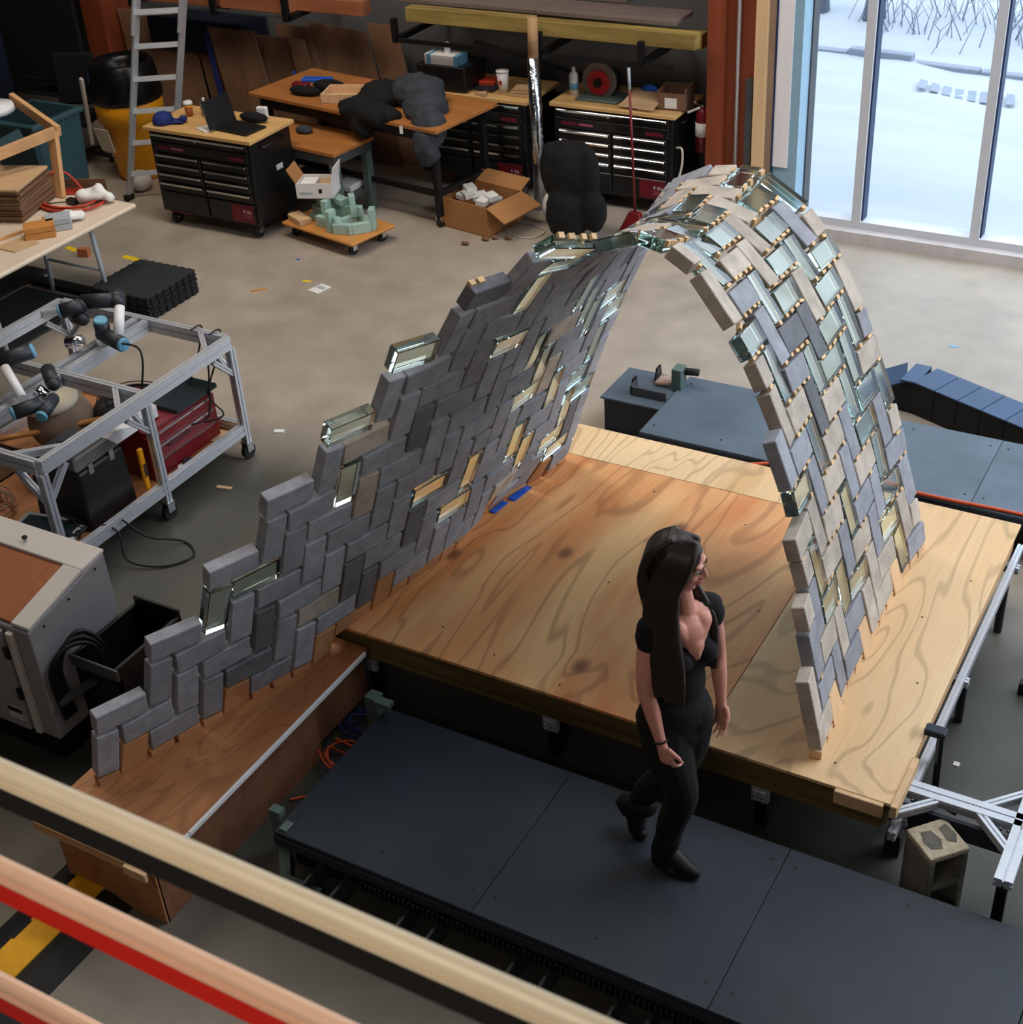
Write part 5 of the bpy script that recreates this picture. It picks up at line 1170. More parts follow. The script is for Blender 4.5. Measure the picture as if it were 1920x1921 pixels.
# ------------------------------------------------------------ things on the two back chests
def bottle(x, y, z, r, h, m, name, label, cat='bottle', capm='plastic_white'):
    t = thing(name, label, cat, (x,y,z)); MB().lathe((x,y,z), [(r,0),(r,h*.75),(r*.4,h*.86)], 14).build('body', m, t); MB().lathe((x,y,z+h*.86), [(r*.4,0),(r*.35,h*.14),(0,h*.14)], 10).build('cap', capm, t); return t
bottle(-7.28, 11.28, HT, .035, .16, 'paper_white', 'glue_bottle', 'white glue bottle at the left of the back chest near the jacket')
cp = thing('paper_cup', 'tall white paper cup on the back chest left of the foil post', 'cup', (-6.72, 11.3, HT))
MB().lathe((-6.72,11.3,HT), [(.04,0),(.058,.19)], 18).build('cup','plastic_white',cp); MB().lathe((-6.72,11.3,HT+.19), [(.062,0),(.06,.012),(0,.014)], 18).build('lid','plastic_white',cp); MB().box((-6.72,11.252,HT+.10),(.03,.01,.035)).build('print','pure_red',cp)
MB().box((-7.02,11.45,HT+.03),(.26,.17,.05),rotz(.2),.01).solo('orange_pouch', 'orange_red', 'orange-red pouch on the back chest left of the paper cup', 'pouch')
MB().box((-6.98,11.35,HT+.012),(.36,.2,.02),rotz(-.1),.004).solo('grey_binder', 'plastic_dark', 'dark flat binder under the orange-red pouch', 'binder')
for i in range(3): MB().box((-6.52+i*.01,11.28+i*.02,HT+.012+i*.022),(.2,.14,.018),rotz(.1*i),.002).solo('booklet', 'cardboard_light', ('lowest','middle','top')[i]+' cream booklet in the small pile right of the paper cup', 'booklet', 'cream booklets right of the paper cup')
MB().poly([V(-6.92,11.12,HT),V(-6.80,11.10,HT),V(-6.84,11.2,HT)],.03).solo('paper_offcut', 'cardboard_light', 'folded cream paper offcut on the front edge of the back chest', 'paper')
scn = bottle(-6.06, 11.45, HT, .042, .25, 'plastic_white', 'spray_can', 'white spray can with blue print on the right back chest', 'spray can')
MB().lathe((-6.06,11.45,HT+.05), [(.043,0),(.043,.06)], 14).build('printed_band', 'plastic_sky', scn)
sw = thing('circular_saw', 'circular saw with a round red guard on the right back chest', 'saw', (-5.78, 11.5, HT))
MB().cyl((-5.80,11.44,HT+.15),(-5.80,11.47,HT+.15),.165,seg=32).build('blade','grey_lumber',sw); MB().cyl((-5.80,11.42,HT+.14),(-5.80,11.44,HT+.14),.11,seg=24).build('guard','pure_red',sw)
MB().cyl((-5.80,11.40,HT+.14),(-5.80,11.42,HT+.14),.04,seg=14).build('hub','chest_gap',sw); MB().bb((-5.98,11.30,HT),(-5.56,11.60,HT+.02),.006).build('base_plate','green_steel',sw); MB().bb((-5.90,11.48,HT+.02),(-5.66,11.62,HT+.24),.03).build('motor','plastic_black',sw)
MB().poly([V(-5.50,11.22,HT+.02),V(-5.16,11.20,HT+.02),V(-5.14,11.45,HT+.10),V(-5.46,11.45,HT+.10)],.006).solo('brown_paper_sheet', 'cardboard_light', 'sheet of brown paper leaning on the right back chest', 'paper')
MB().ball((-5.36,11.58,HT+.06),.07,None,2,(1.3,.7,.9)).solo('blue_rubber_glove', 'tape_blue', 'bright blue rubber glove behind the brown paper sheet', 'glove')
cb2 = thing('open_carton', 'small open cardboard carton with a white label on the right back chest', 'carton', (-5.05, 11.45, HT), math.radians(6))
for a, b in (((-.13,-.13,0),(.13,.13,.01)),((-.13,-.13,0),(-.12,.13,.17)),((.12,-.13,0),(.13,.13,.19)),((-.12,-.13,0),(.12,-.12,.15)),((-.12,.12,0),(.12,.13,.17))): LB(a,b,'side','cardboard_dark',cb2,0)
LB((-.06,-.133,.02),(.05,-.13,.11),'label_sticker','paper_white',cb2,0)
MB().bb((-5.32,11.22,HT),(-5.20,11.32,HT+.04),.006).solo('tape_roll_box', 'cardboard_light', 'cream tape box left of the open carton', 'box')

# ------------------------------------------------------------ foil post, broom, coat on chair, extinguisher
fp = thing('foil_wrapped_post', 'cardboard tube post wrapped in crinkled silver foil', 'post', (-6.20, 10.97, 0))
MB().cyl((-6.20,10.97,0),(-6.20,10.97,1.40),.058,seg=18).build('foil_wrap','foil',fp); MB().cyl((-6.20,10.97,1.40),(-6.19,10.97,1.74),.046,seg=18).build('tube_top','cork_tube',fp)
br = thing('broom', 'red-handled broom standing before the right back chest', 'broom', (-5.12, 10.72, 0), 0)
MB().cyl((-5.11,10.72,.22),(-5.14,10.70,1.30),.012,seg=10).build('handle','toolbox_red',br); MB().cyl((-5.14,10.70,1.30),(-5.145,10.70,1.48),.013,seg=10).build('grip','screen_frame',br); MB().hexa([V(-5.26,10.62,.0),V(-4.98,10.60,.0),V(-4.98,10.78,.0),V(-5.26,10.80,.0),V(-5.16,10.69,.22),V(-5.06,10.69,.22),V(-5.06,10.74,.22),V(-5.16,10.74,.22)],.004).build('dustpan','toolbox_red',br)
blob('black_coat_on_chair', 'cloth_black', 'black coat draped over a chair in front of the right back chest', 'coat', [((-5.62,10.52,.78),.16,(1.5,.6,.55)),((-5.62,10.46,.58),.20,(1.25,.7,1.3)),((-5.62,10.42,.25),.21,(.95,.8,1.3)),((-5.80,10.46,.62),.10,(.9,.8,2.4)),((-5.40,10.44,.62),.10,(.9,.8,2.2)),((-5.36,10.42,.30),.12,(1,.8,1.6))], 8, .012)
wb_ = thing('white_waste_bag', 'white plastic bag on the floor by the foil post', 'bag', (-5.95,10.75,0)); MB().ball((-5.93,10.75,.14),.14,None,3,(.8,.8,1.1)).build('bag','plastic_white',wb_); MB().ball((-5.93,10.75,.29),.03,None,2).build('knot','plastic_white',wb_)
fe = thing('fire_extinguisher', 'red fire extinguisher hanging on the red timber column', 'extinguisher', (-4.78, 11.42, .58))
MB().lathe((-4.78,11.42,.58), [(.06,0),(.062,.30),(.05,.36),(.02,.39)], 16).build('cylinder','toolbox_red',fe); MB().lathe((-4.78,11.42,.72), [(.0635,0),(.0635,.12)], 16).build('label','paper_white',fe); MB().bar((-4.78,11.42,.98),(-4.90,11.36,.93),.02,.02).bar((-4.78,11.42,.96),(-4.84,11.36,1.03),.02,.015).build('lever','chrome',fe)
MB().tube(bez([(-4.93,11.20,.66),(-4.86,11.16,.66),(-4.85,11.12,.5),(-4.90,11.05,.28)]), .010).solo('white_power_lead', 'cable_white', 'white power lead hanging off the right back chest', 'cable')
MB().tube([(-4.44,11.35,0),(-4.44,11.35,3.5)], .016, 10).solo('conduit_pipe', 'aluminium', 'thin grey conduit pipe on the red timber column', 'pipe')
MB().bb((-4.36,11.34,0),(-4.30,11.379,1.28)).solo('grey_channel', 'grey_steel', 'short grey steel channel on the red timber column', 'channel')
MB().tube(bez([(-6.45,10.70,.008),(-6.2,10.35,.008),(-5.95,10.30,.008),(-5.9,10.50,.008),(-6.2,10.60,.008),(-6.5,10.45,.008)]), .006).solo('white_floor_cable', 'cable_white', 'thin white cable looped on the floor by the foil post', 'cable')

# ------------------------------------------------------------ lumber racks above
def rack(name, label, cat='lumber rack', **k): return thing(name, label, cat, **k)
rk = thing('lumber_rack', 'black wall brackets holding long lumber above the back chests', 'rack', (-6.1, 11.4, 1.3))
for x in (-7.72, -6.20, -5.22):
    MB().bb((x,11.02,1.38),(x+.05,11.95,1.43)).build('bracket_arm','black_steel',rk); MB().bb((x,11.02,1.38),(x+.05,11.07,1.60)).build('bracket_lip','black_steel',rk)
MB().bb((-7.72,11.03,1.385),(-4.9,11.06,1.42)).build('rail','black_steel',rk); MB().bar((-7.0,11.3,1.38),(-6.1,11.9,.95),.03,.03).build('strut','black_steel',rk)
def plank(x0,y0,z0,x1,y1,z1,m,label,g='lumber stored on the right rack'):
    return MB().bb((x0,y0,z0),(x1,y1,z1),.004).solo('lumber_plank', m, label, 'plank', g)
plank(-7.6,11.10,1.56,-6.28,11.22,1.69,'treated_lumber','yellowish treated beam at the front of the right rack, left length')
plank(-6.26,11.09,1.55,-4.72,11.21,1.68,'treated_lumber','yellowish treated beam at the front of the right rack, right length')
plank(-7.5,11.42,1.46,-4.80,11.54,1.59,'treated_lumber','yellowish treated beam lower and behind the front ones')
plank(-7.8,11.24,1.69,-6.3,11.60,1.73,'grey_lumber','weathered grey plank lying on the treated beams, left one')
plank(-6.28,11.20,1.70,-4.95,11.58,1.74,'grey_lumber','weathered grey plank lying on the treated beams, right one')
plank(-7.6,11.62,1.74,-5.6,11.80,1.82,'grey_lumber','weathered grey plank at the back of the right rack')
rk2 = thing('lumber_rack', 'black wall brackets holding orange lumber above the leaning plywood', 'rack', (-9.6, 11.4, 1.4))
for x in (-11.0,-9.92, -9.02): MB().bb((x,11.10,1.45),(x+.06,11.95,1.50)).bb((x,11.08,1.45),(x+.06,11.13,1.75)).build('bracket','black_steel',rk2)
MB().bb((-10.9,11.11,1.475),(-9.0,11.14,1.50)).build('lip_rail','grey_steel',rk2)
for i,(x0,x1,y) in enumerate(((-11.0,-9.9,11.16),(-9.85,-9.0,11.16),(-9.3,-8.22,11.30))):
    MB().bb((x0,y,1.505),(x1,y+.14,1.64),.004).solo('orange_beam','orange_lumber',('left','middle','right')[i]+' one of the orange beams on the rack above the plywood','beam','orange beams on the left rack')
# ------------------------------------------------------------ leaning sheets
def leaner(x0, x1, yb, h, dx, m, label, tilt=.22, th=.018, rise=0):
    """sheet leaning back against the wall; dx slides the top edge sideways"""
    p = [V(x0,yb,0),V(x1,yb,0),V(x1,yb+th,0),V(x0,yb+th,0)]
    q = [V(x0+dx,yb+tilt,h),V(x1+dx,yb+tilt,h+rise),V(x1+dx,yb+tilt+th,h+rise),V(x0+dx,yb+tilt+th,h)]
    o = MB().hexa(p+q,.002).solo('plywood_offcut', m, label, 'plywood sheet'); return o
leaner(-9.93,-9.32,11.25,1.20,-.42,'ply_brown','large brown grained plywood sheet leaning behind the ladder')
leaner(-9.45,-8.98,11.33,1.14,-.35,'ply_brown','brown plywood sheet with a blue tape cross, second of the leaning row',.22)
leaner(-9.15,-8.72,11.42,1.25,-.42,'cardboard_dark','dark board behind the blue-taped sheet',.2)
leaner(-8.98,-8.78,11.30,1.16,-.35,'ply_brown','narrow brown offcut between two larger leaning sheets',.2)
leaner(-8.75,-8.05,11.45,1.30,-.42,'ply_brown','wide pale brown plywood sheet with a slanted top edge',.2,.018,-.05)
leaner(-8.1,-7.75,11.52,1.32,-.40,'cardboard_dark','rightmost narrow brown sheet of the leaning row',.2)
leaner(-11.4,-10.4,11.40,1.25,-.3,'cardboard_dark','dark brown board leaning behind the yellow bin',.2)
leaner(-10.35,-9.9,11.42,1.22,-.35,'cardboard_dark','dark board with blue tape directly behind the ladder',.2)
tp = thing('blue_tape_cross', 'blue tape cross stuck on the second leaning plywood sheet', 'tape', (-9.18,11.4,.6))
MB().bar((-9.20,11.40,.62),(-9.26,11.43,.86),.035,.003,(0,-1,.2)).build('strip','tape_blue',tp); MB().bar((-9.26,11.40,.74),(-9.10,11.40,.74),.03,.003,(0,-1,.2)).build('strip','tape_blue',tp)
MB().bar((-10.12,11.28,.35),(-10.35,11.44,1.15),.07,.003,(0,-1,.2)).solo('blue_tape_strip','cable_blue','long dark blue tape strip left of the large plywood sheet','tape')
MB().bb((-10.7,11.25,0),(-9.6,11.30,.30),.004).solo('low_plank','orange_lumber','low orange plank lying at the foot of the leaning sheets','plank')
MB().bb((-12.05,11.42,0),(-11.75,11.9,3.5),.004).solo('timber_post','red_timber','orange-brown timber post left of the leaning sheets','post')
MB().bb((-11.2,11.5,.9),(-9.9,11.9,1.25),.01).solo('navy_crate','plastic_navy','dark blue crate in the shadow behind the ladder','crate')

# ------------------------------------------------------------ ladder
ld = thing('step_ladder', 'tall grey aluminium ladder beside the yellow bin', 'ladder', (-10.0, 9.9, 0))
LA, LT = V(-10.13,9.69,0), V(-9.50,10.62,2.6); RA, RT = V(-9.78,9.93,0), V(-9.24,10.78,2.6)
def lbar(a, b, nm, w=.028, h=.07, par=ld, m='aluminium'): return MB().bar(a, b, w, h, (0,-1,.3), .002).build(nm, m, par)
LT = V(-9.80,10.22,2.5); RT = V(-9.40,10.42,2.5)
lbar(LA, LT, 'side_rail'); lbar(RA, RT, 'side_rail')
for k in range(8):
    t = .10+k*.118; lbar(LA.lerp(LT,t), RA.lerp(RT,t), 'rung', .05, .025)
t0 = .62
off_ = V(.03,-.07,0)
lbar(LA.lerp(LT,t0)+off_, LT+off_, 'fly_rail', .026, .05); lbar(RA.lerp(RT,t0)+off_, RT+off_, 'fly_rail', .026, .05)
for k in range(3): lbar(LA.lerp(LT,.70+k*.118)+off_, RA.lerp(RT,.70+k*.118)+off_, 'rung', .05, .02)
for q in (LA, RA): MB().box(q+V(0,0,.03),(.05,.10,.06)).build('foot','rubber_black',ld)

# ------------------------------------------------------------ yellow bin
YB = 1
yb = thing('yellow_bin', 'round yellow waste bin lined with a black bag', 'bin', (-10.49, 10.30, 0))
MB().lathe((-10.49,10.30,0), [(.0,.0),(.21,.0),(.235,.05),(.295,.58),(.33,.60),(.345,.84),(.33,.85)], 28).build('bin','plastic_yellow',yb)
MB().lathe((-10.49,10.30,.80), [(.352,0),(.36,.06),(.33,.26),(.31,.36),(.29,.38),(.26,.30),(.22,.1)], 22).build('black_bag_liner','bag_black',yb)
MB().hexa([V(-10.67,9.985,.16+.18),V(-10.49,9.975,.16+.18),V(-10.49,9.985,.16+.18),V(-10.67,9.995,.16+.18),V(-10.69,9.945,.58),V(-10.49,9.93,.58),V(-10.49,9.94,.58),V(-10.69,9.955,.58)]).build('paper_label','paper_label',yb)
MB().hexa([V(-10.71,10.02,.86),V(-10.53,9.95,.90),V(-10.53,9.97,.90),V(-10.71,10.04,.86),V(-10.73,10.07,1.08),V(-10.49,10.02,1.00),V(-10.49,10.04,1.00),V(-10.73,10.09,1.08)]).build('blue_bag_fold','bag_blue',yb)
MB().ball((-10.2,9.95,.10),.12,None,2,(1,1,.9)).solo('clear_plastic_bag','paper_white','crumpled clear plastic on the floor behind the ladder foot','bag')
MB().poly([V(-11.05,10.2,.3),V(-10.98,10.15,.3),V(-10.98,10.2,.95),V(-11.06,10.25,.95)],.04,(0,1,0)).solo('newspaper_bundle','paper_white','patterned white paper roll left of the yellow bin','paper')

# ------------------------------------------------------------ dark office chairs, black curtain, teal drums on the left
def office_chair(x, y, rz, label):
    t = thing('office_chair', label, 'chair', (x,y,0), rz)
    link('seat', MB().box((0,0,.48),(.46,.46,.07),None,.02).mesh('seat'), 'cloth_black', t)
    link('backrest', MB().box((0,.24,.82),(.44,.06,.52),Matrix.Rotation(-.12,4,'X'),.02).mesh('backrest'), 'cloth_black', t)
    link('gas_lift', MB().cyl((0,0,.12),(0,0,.45),.03).mesh('gas_lift'), 'black_steel', t)
    for k in range(5):
        a = k*2*PI/5; e = (.30*math.cos(a),.30*math.sin(a),.07)
        l_ = link('base_leg', MB().bar((0,0,.12),e,.04,.03).mesh('base_leg'), 'plastic_black', t)
        link('caster', MB().cyl((e[0]-.015,e[1],.03),(e[0]+.015,e[1],.03),.03,seg=12).mesh('caster'), 'rubber_black', l_)
    link('armrest', MB().tube([(.22,.1,.5),(.28,.05,.55),(.28,-.1,.7),(.28,.15,.72)],.014).mesh('armrest'), 'chrome', t)
    return t
office_chair(-11.35,10.35,.4,'black office chair left of the yellow bin'); office_chair(-11.75,9.75,2.2,'black office chair standing behind the pine frame')
MB().bb((-13.4,11.0,.45),(-11.75,11.05,3.4)).solo('black_curtain','cloth_black','black cloth screen hanging at the upper left','curtain')
MB().bb((-12.2,10.55,.72),(-10.95,10.95,.78),.01).solo('dark_desk_top','plastic_black','dark desk surface in front of the black cloth screen','desk')
def drum(x,y,w,d,h,m,nm,label,cat):
    t = thing(nm,label,cat,(x,y,0)); MB().hexa([V(x-w*.42,y-d*.42,0),V(x+w*.42,y-d*.42,0),V(x+w*.42,y+d*.42,0),V(x-w*.42,y+d*.42,0),V(x-w/2,y-d/2,h),V(x+w/2,y-d/2,h),V(x+w/2,y+d/2,h),V(x-w/2,y+d/2,h)],.04).build('body',m,t)
    MB().bb((x-w/2-.015,y-d/2-.015,h-.05),(x+w/2+.015,y+d/2+.015,h),.012).build('rim',m,t); return t
drum(-10.35,8.95,.62,.62,1.08,'plastic_teal','teal_bin','large dark teal plastic bin behind the pine frame','bin')
blob('blue_rag_pile','plastic_sky','light blue rag hanging over the teal bin','rag',[((-10.60,8.78,1.12),.10,(1.4,1,.6)),((-10.72,8.74,1.02),.08,(1,.8,1.2))],5,.02)
MB().bb((-13.0,9.9,0),(-12.3,10.5,1.35),.02).solo('machine_housing','plastic_navy','dark navy machine housing at the far left','machine')
st = thing('warning_sign','small orange and black warning sign at the top left corner','sign',(-12.2,9.88,1.42)); MB().bb((-12.2,9.86,1.44),(-11.72,9.88,1.70)).build('plate','caution_yellow',st)
for k in range(3): MB().box((-12.1+k*.14,9.857,1.57),(.04,.004,.2),Matrix.Rotation(.5,4,'Y')).build('stripe','black_enamel',st)

# ------------------------------------------------------------ white folding table
tw = thing('folding_table','long white plastic folding table at the left edge','table',(-8.9,7.2,0))
TT = .75
MB().bb((-9.30,6.32,TT-.04),(-8.50,8.20,TT),.014).build('tabletop','table_plastic',tw); 
for y in (6.6,7.75):
    MB().tube([(-9.22,y,TT-.04),(-9.28,y+.03,.0)],.02,8).build('leg','screen_frame',tw); MB().tube([(-8.62,y,TT-.04),(-8.60,y+.02,.0)],.02,8).build('leg','screen_frame',tw); MB().tube([(-9.26,y+.02,.30),(-8.61,y+.02,.30)],.012,6).build('crossbar','screen_frame',tw)
random.seed(31)
for i in range(12):
    z = TT+.001+i*.024; k = i/12.
    MB().box((-9.42+random.uniform(-.012,.012),7.70+random.uniform(-.015,.015),z+.011),(.50,.56,.021),rotz(.32+random.uniform(-.03,.03)),.003).solo('cardboard_sheet','cardboard_light' if i == 11 else 'cardboard_dark','pale top sheet of the cardboard stack' if i==11 else ORD[10-i]+' brown cardboard sheet from the top of the stack on the white table','cardboard','cardboard sheets stacked on the white table')
mb = MB()
for k in range(5):
    r = .17+.02*k; mb.tube([(-9.08+r*1.25*math.cos(t*PI/10)+.01*k,8.0+r*.95*math.sin(t*PI/10),TT+.014+.012*(k%3)) for t in range(20)],.010,6,closed=True)
mb.tube(bez([(-9.30,7.82,TT+.05),(-9.34,7.95,TT+.18),(-9.22,8.14,TT+.20),(-9.08,8.18,TT+.05)]),.010,6)
mb.solo('red_hose_coil','hose_red','coiled red air hose on the white table','hose')
ht_ = thing('hose_connector','black connector block lying inside the red hose coil','connector',(-9.02,7.98,TT)); MB().bb((-9.06,7.95,TT),(-8.96,8.01,TT+.05),.006).build('block','plastic_black',ht_); MB().tube([(-9.24,7.86,TT+.012),(-9.06,7.97,TT+.02)],.006).build('lead','cable_black',ht_)
blob('white_plastic_bag','foam_white','crumpled white plastic bag near the far corner of the white table','bag',[((-8.83,8.10,TT+.07),.08,(1.2,1,.8)),((-8.92,8.04,TT+.06),.07,(1.1,1,.9)),((-8.74,8.12,TT+.05),.06,(1,1,.7)),((-8.82,8.12,TT+.13),.05,(1,.8,1))],6,.03)
blob('small_white_bag','foam_white','smaller crumpled white bag in the middle of the white table','bag',[((-8.76,7.68,TT+.05),.08,(1.1,1,.6)),((-8.70,7.74,TT+.04),.06,(1,1,.6))],7,.02)
blob('white_foam_lump','foam_white','white foam lump at the left edge of the white table','foam',[((-9.14,7.20,TT+.05),.07,(1,1,.8))],9,.01)
for i in range(2):
    MB().box((-8.76,7.36,TT+.026+i*.052),(.16,.24,.048),rotz(-.75),.004).solo('yellow_brick_sample','caution_yellow' if False else 'bamboo','yellow-brown block, '+('lower','upper')[i]+' of the two stacked on the white table','block','yellow-brown blocks on the white table')
for i in range(2):
    MB().box((-8.74,7.55,TT+.026+i*.052),(.17,.20,.048),rotz(-.75),.004).solo('silver_brick_sample','screen_frame','silver-white block, '+('lower','upper')[i]+' of the two behind the yellow-brown ones','block','silver blocks on the white table')
MB().bar((-9.0,7.62,TT+.012),(-8.86,7.90,TT+.012),.035,.022).solo('pine_strip','pine','pine strip lying before the red hose coil','strip'); MB().bar((-9.02,7.05,TT+.012),(-8.96,7.36,TT+.012),.03,.022).solo('pine_strip','pine','pine strip lying by the yellow-brown blocks','strip')
MB().bb((-8.86,7.94,TT),(-8.82,7.98,TT+.03),.003).solo('pine_peg','pine_end','tiny pine peg at the end of the pine strip','peg')
MB().poly([V(-8.94,7.02,TT+.002),V(-8.70,7.02,TT+.002),V(-8.66,7.24,TT+.002),V(-8.86,7.30,TT+.002)],.008).solo('brown_paper','cardboard_light','crumpled brown paper on the near part of the white table','paper')
MB().box((-8.80,7.62,TT+.02),(.06,.16,.03),rotz(-.3),.008).solo('metal_clamp','grey_steel','small dark metal clamp beside the small white bag','clamp')
# pine A-frame
pfm = thing('pine_trestle','pine timber frame with a raised corner standing on the white table','frame',(-9.25,8.1,TT))
MB().bar((-9.23,8.06,TT),(-9.27,8.18,1.28),.09,.045,(0,1,0),.003).build('leg','pine',pfm)
MB().bar((-9.22,8.20,1.28),(-9.95,8.42,1.42),.045,.09,(0,0,1),.003).build('beam','pine_x',pfm); MB().bar((-9.24,8.18,1.28),(-9.62,7.30,1.16),.045,.09,(0,0,1),.003).build('beam','pine',pfm)
MB().bar((-9.62,7.30,.80),(-9.62,7.30,1.20),.045,.09,(0,1,0),.003).build('leg','pine',pfm)
MB().poly([V(-9.75,8.0,1.20),V(-9.5,7.8,1.16),V(-9.4,8.0,1.2),V(-9.7,8.2,1.24)],.01).build('teal_cloth','plastic_teal',pfm)
MB().lathe((-9.95,8.15,1.38), [(0,0),(.22,.0),(.21,.05),(.0,.07)], 16).solo('white_pad','plastic_white','white padded disc at the left edge above the pine frame','pad')
cbf = thing('cardboard_scrap','brown cardboard flaps beyond the red hose coil','cardboard',(-9.2,8.3,TT)); MB().hexa([V(-9.30,8.22,TT-.1),V(-8.98,8.36,TT-.1),V(-8.98,8.37,TT-.1),V(-9.30,8.23,TT-.1),V(-9.32,8.20,TT+.10),V(-8.96,8.34,TT+.10),V(-8.96,8.35,TT+.10),V(-9.32,8.21,TT+.10)]).build('flap','cardboard_dark',cbf); MB().hexa([V(-9.62,8.10,TT),V(-9.32,8.20,TT),V(-9.32,8.21,TT),V(-9.62,8.11,TT),V(-9.60,8.12,TT+.16),V(-9.34,8.24,TT+.14),V(-9.34,8.25,TT+.14),V(-9.60,8.13,TT+.16)]).build('flap','cardboard',cbf)

# ------------------------------------------------------------ dolly with frosted glass bricks
dl = thing('wooden_dolly','low wooden furniture dolly with four casters','dolly',(-7.58,9.68,0),math.radians(-12))
LB((-.47,-.27,.115),(.47,.27,.145),'deck','bamboo',dl,.01)
for x in (-.38,.38):
    for y in (-.18,.18):
        w = link('caster_wheel', MB().cyl((x-.015,y,.045),(x+.015,y,.045),.045,seg=14).mesh('caster_wheel'),'rubber_black',dl)
        link('caster_fork', MB().bb((x-.024,y-.02,.04),(x-.018,y+.03,.115)).bb((x+.018,y-.02,.04),(x+.024,y+.03,.115)).mesh('caster_fork'),'chrome',w)
mat('frosted_glass', (186,220,210), .35, trans=.3, var=.08, ior=1.45)
gb = MB().box((0,0,0),(.20,.095,.055),None,.004).mesh('glass_brick'); gb.materials.append(MATS['frosted_glass'])
random.seed(17); Dm = Matrix.Translation((-7.58,9.68,.145)) @ rotz(math.radians(-12)); gi = 0
def loose(x,y,z,rx,ry,rz):
    o = bpy.data.objects.new('loose_glass_brick', gb); C.objects.link(o)
    o.matrix_world = Dm @ Matrix.Translation((x,y,z)) @ Matrix.Rotation(rz,4,'Z') @ Matrix.Rotation(rx,4,'X') @ Matrix.Rotation(ry,4,'Y')
    l_, r_, s_ = o.matrix_world.decompose(); o.location = l_; o.rotation_euler = r_.to_euler()
    tag(o,'frosted green glass brick in the pile on the wooden dolly','glass brick','loose glass bricks on the dolly')
for a in [(-.20,-.02,.028,0,0,.2),(.0,.05,.028,0,0,-.1),(-.28,.12,.028,0,0,.1),(.22,.14,.028,0,0,0),(-.02,-.12,.048,PI/2,0,.1),(.14,-.02,.048,PI/2,0,1.4),(.24,-.14,.048,PI/2,0,.5),(.34,-.05,.048,PI/2,0,1.0),(.38,.08,.10,0,PI/2,.6),
 (-.22,.02,.085,0,0,-.2),(.02,.08,.085,0,0,.25),(-.06,-.06,.13,0,PI/2,.2),(.12,.08,.12,PI/2,.2,.2),(-.26,.12,.14,0,0,.0),(-.04,.12,.14,0,0,.3),(-.16,.04,.145,0,.05,-.1),(-.24,.06,.20,0,0,.15),(-.02,.06,.20,0,0,-.15),(.10,-.16,.10,0,PI/2,.1),(.16,.06,.185,0,PI/2,.9)]: loose(*a)
MB().box((-7.93,9.58,.145+.03),(.24,.12,.055),rotz(-.45),.004).solo('pine_block','pine_end','pine block on the left front corner of the dolly','block')
mj = thing('glass_jar','clear jar with a red label among the glass bricks','jar',(-7.44,9.50,.145)); MB().lathe((-7.44,9.50,.145), [(.045,0),(.048,.10),(.03,.13),(.03,.14)], 14).build('jar','frosted_glass',mj); MB().lathe((-7.44,9.50,.155), [(.0495,0),(.0495,.045)], 14).build('label','pure_red',mj)
wbx = thing('white_carton','open white carton of glass parts on top of the glass brick pile','carton',(-7.78,9.72,.38),math.radians(20))
for a,b in (((-.17,-.12,0),(.17,.12,.01)),((-.17,-.12,0),(-.16,.12,.14)),((.16,-.12,0),(.17,.12,.14)),((-.16,-.12,0),(.16,-.11,.14)),((-.16,.11,0),(.16,.12,.14))): LB(a,b,'side','paper_white',wbx,0)
link('flap', MB().hexa([V(.16,-.12,.14),V(.17,-.12,.14),V(.17,.12,.14),V(.16,.12,.14),V(.19,-.12,.28),V(.20,-.12,.28),V(.20,.12,.28),V(.19,.12,.28)]).mesh('flap'),'paper_white',wbx)
link('flap', MB().hexa([V(-.17,-.12,.14),V(-.16,-.12,.14),V(-.16,.12,.14),V(-.17,.12,.14),V(-.24,-.12,.26),V(-.23,-.12,.26),V(-.23,.12,.26),V(-.24,.12,.26)]).mesh('flap'),'cardboard',wbx)
LB((-.15,-.10,.01),(-.01,.10,.12),'carton_content','foam_white',wbx,.004); LB((.01,-.10,.01),(.15,.10,.10),'carton_content','cardboard_light',wbx,.004)
LB((.04,-.122,.05),(.07,-.12,.09),'print_mark','black_enamel',wbx,0); LB((-.14,-.122,.04),(-.02,-.12,.06),'print_mark','screen_frame',wbx,0)
# ------------------------------------------------------------ open cardboard box on the floor
ob = thing('cardboard_box','large open cardboard box of white foam pieces on the floor','box',(-6.56,10.48,0),math.radians(-10))
for a,b in (((-.30,-.25,0),(.30,.25,.01)),((-.30,-.25,0),(-.29,.25,.28)),((.29,-.25,0),(.30,.25,.28)),((-.29,-.25,0),(.29,-.24,.28)),((-.29,.24,0),(.29,.25,.28))): LB(a,b,'side','cardboard',ob,0)
def flap(p): link('flap', MB().hexa(p).mesh('flap'),'cardboard',ob)
flap([V(.29,-.25,.28),V(.30,-.25,.28),V(.30,.25,.28),V(.29,.25,.28),V(.52,-.27,.18),V(.52,-.27,.19),V(.52,.25,.19),V(.52,.25,.18)])
flap([V(-.30,.24,.28),V(.30,.24,.28),V(.30,.25,.28),V(-.30,.25,.28),V(-.28,.40,.34),V(.28,.40,.34),V(.28,.41,.34),V(-.28,.41,.34)])
flap([V(-.31,-.25,.28),V(-.30,-.25,.28),V(-.30,.25,.28),V(-.31,.25,.28),V(-.45,-.22,.22),V(-.44,-.22,.22),V(-.44,.22,.22),V(-.45,.22,.22)])
random.seed(6)
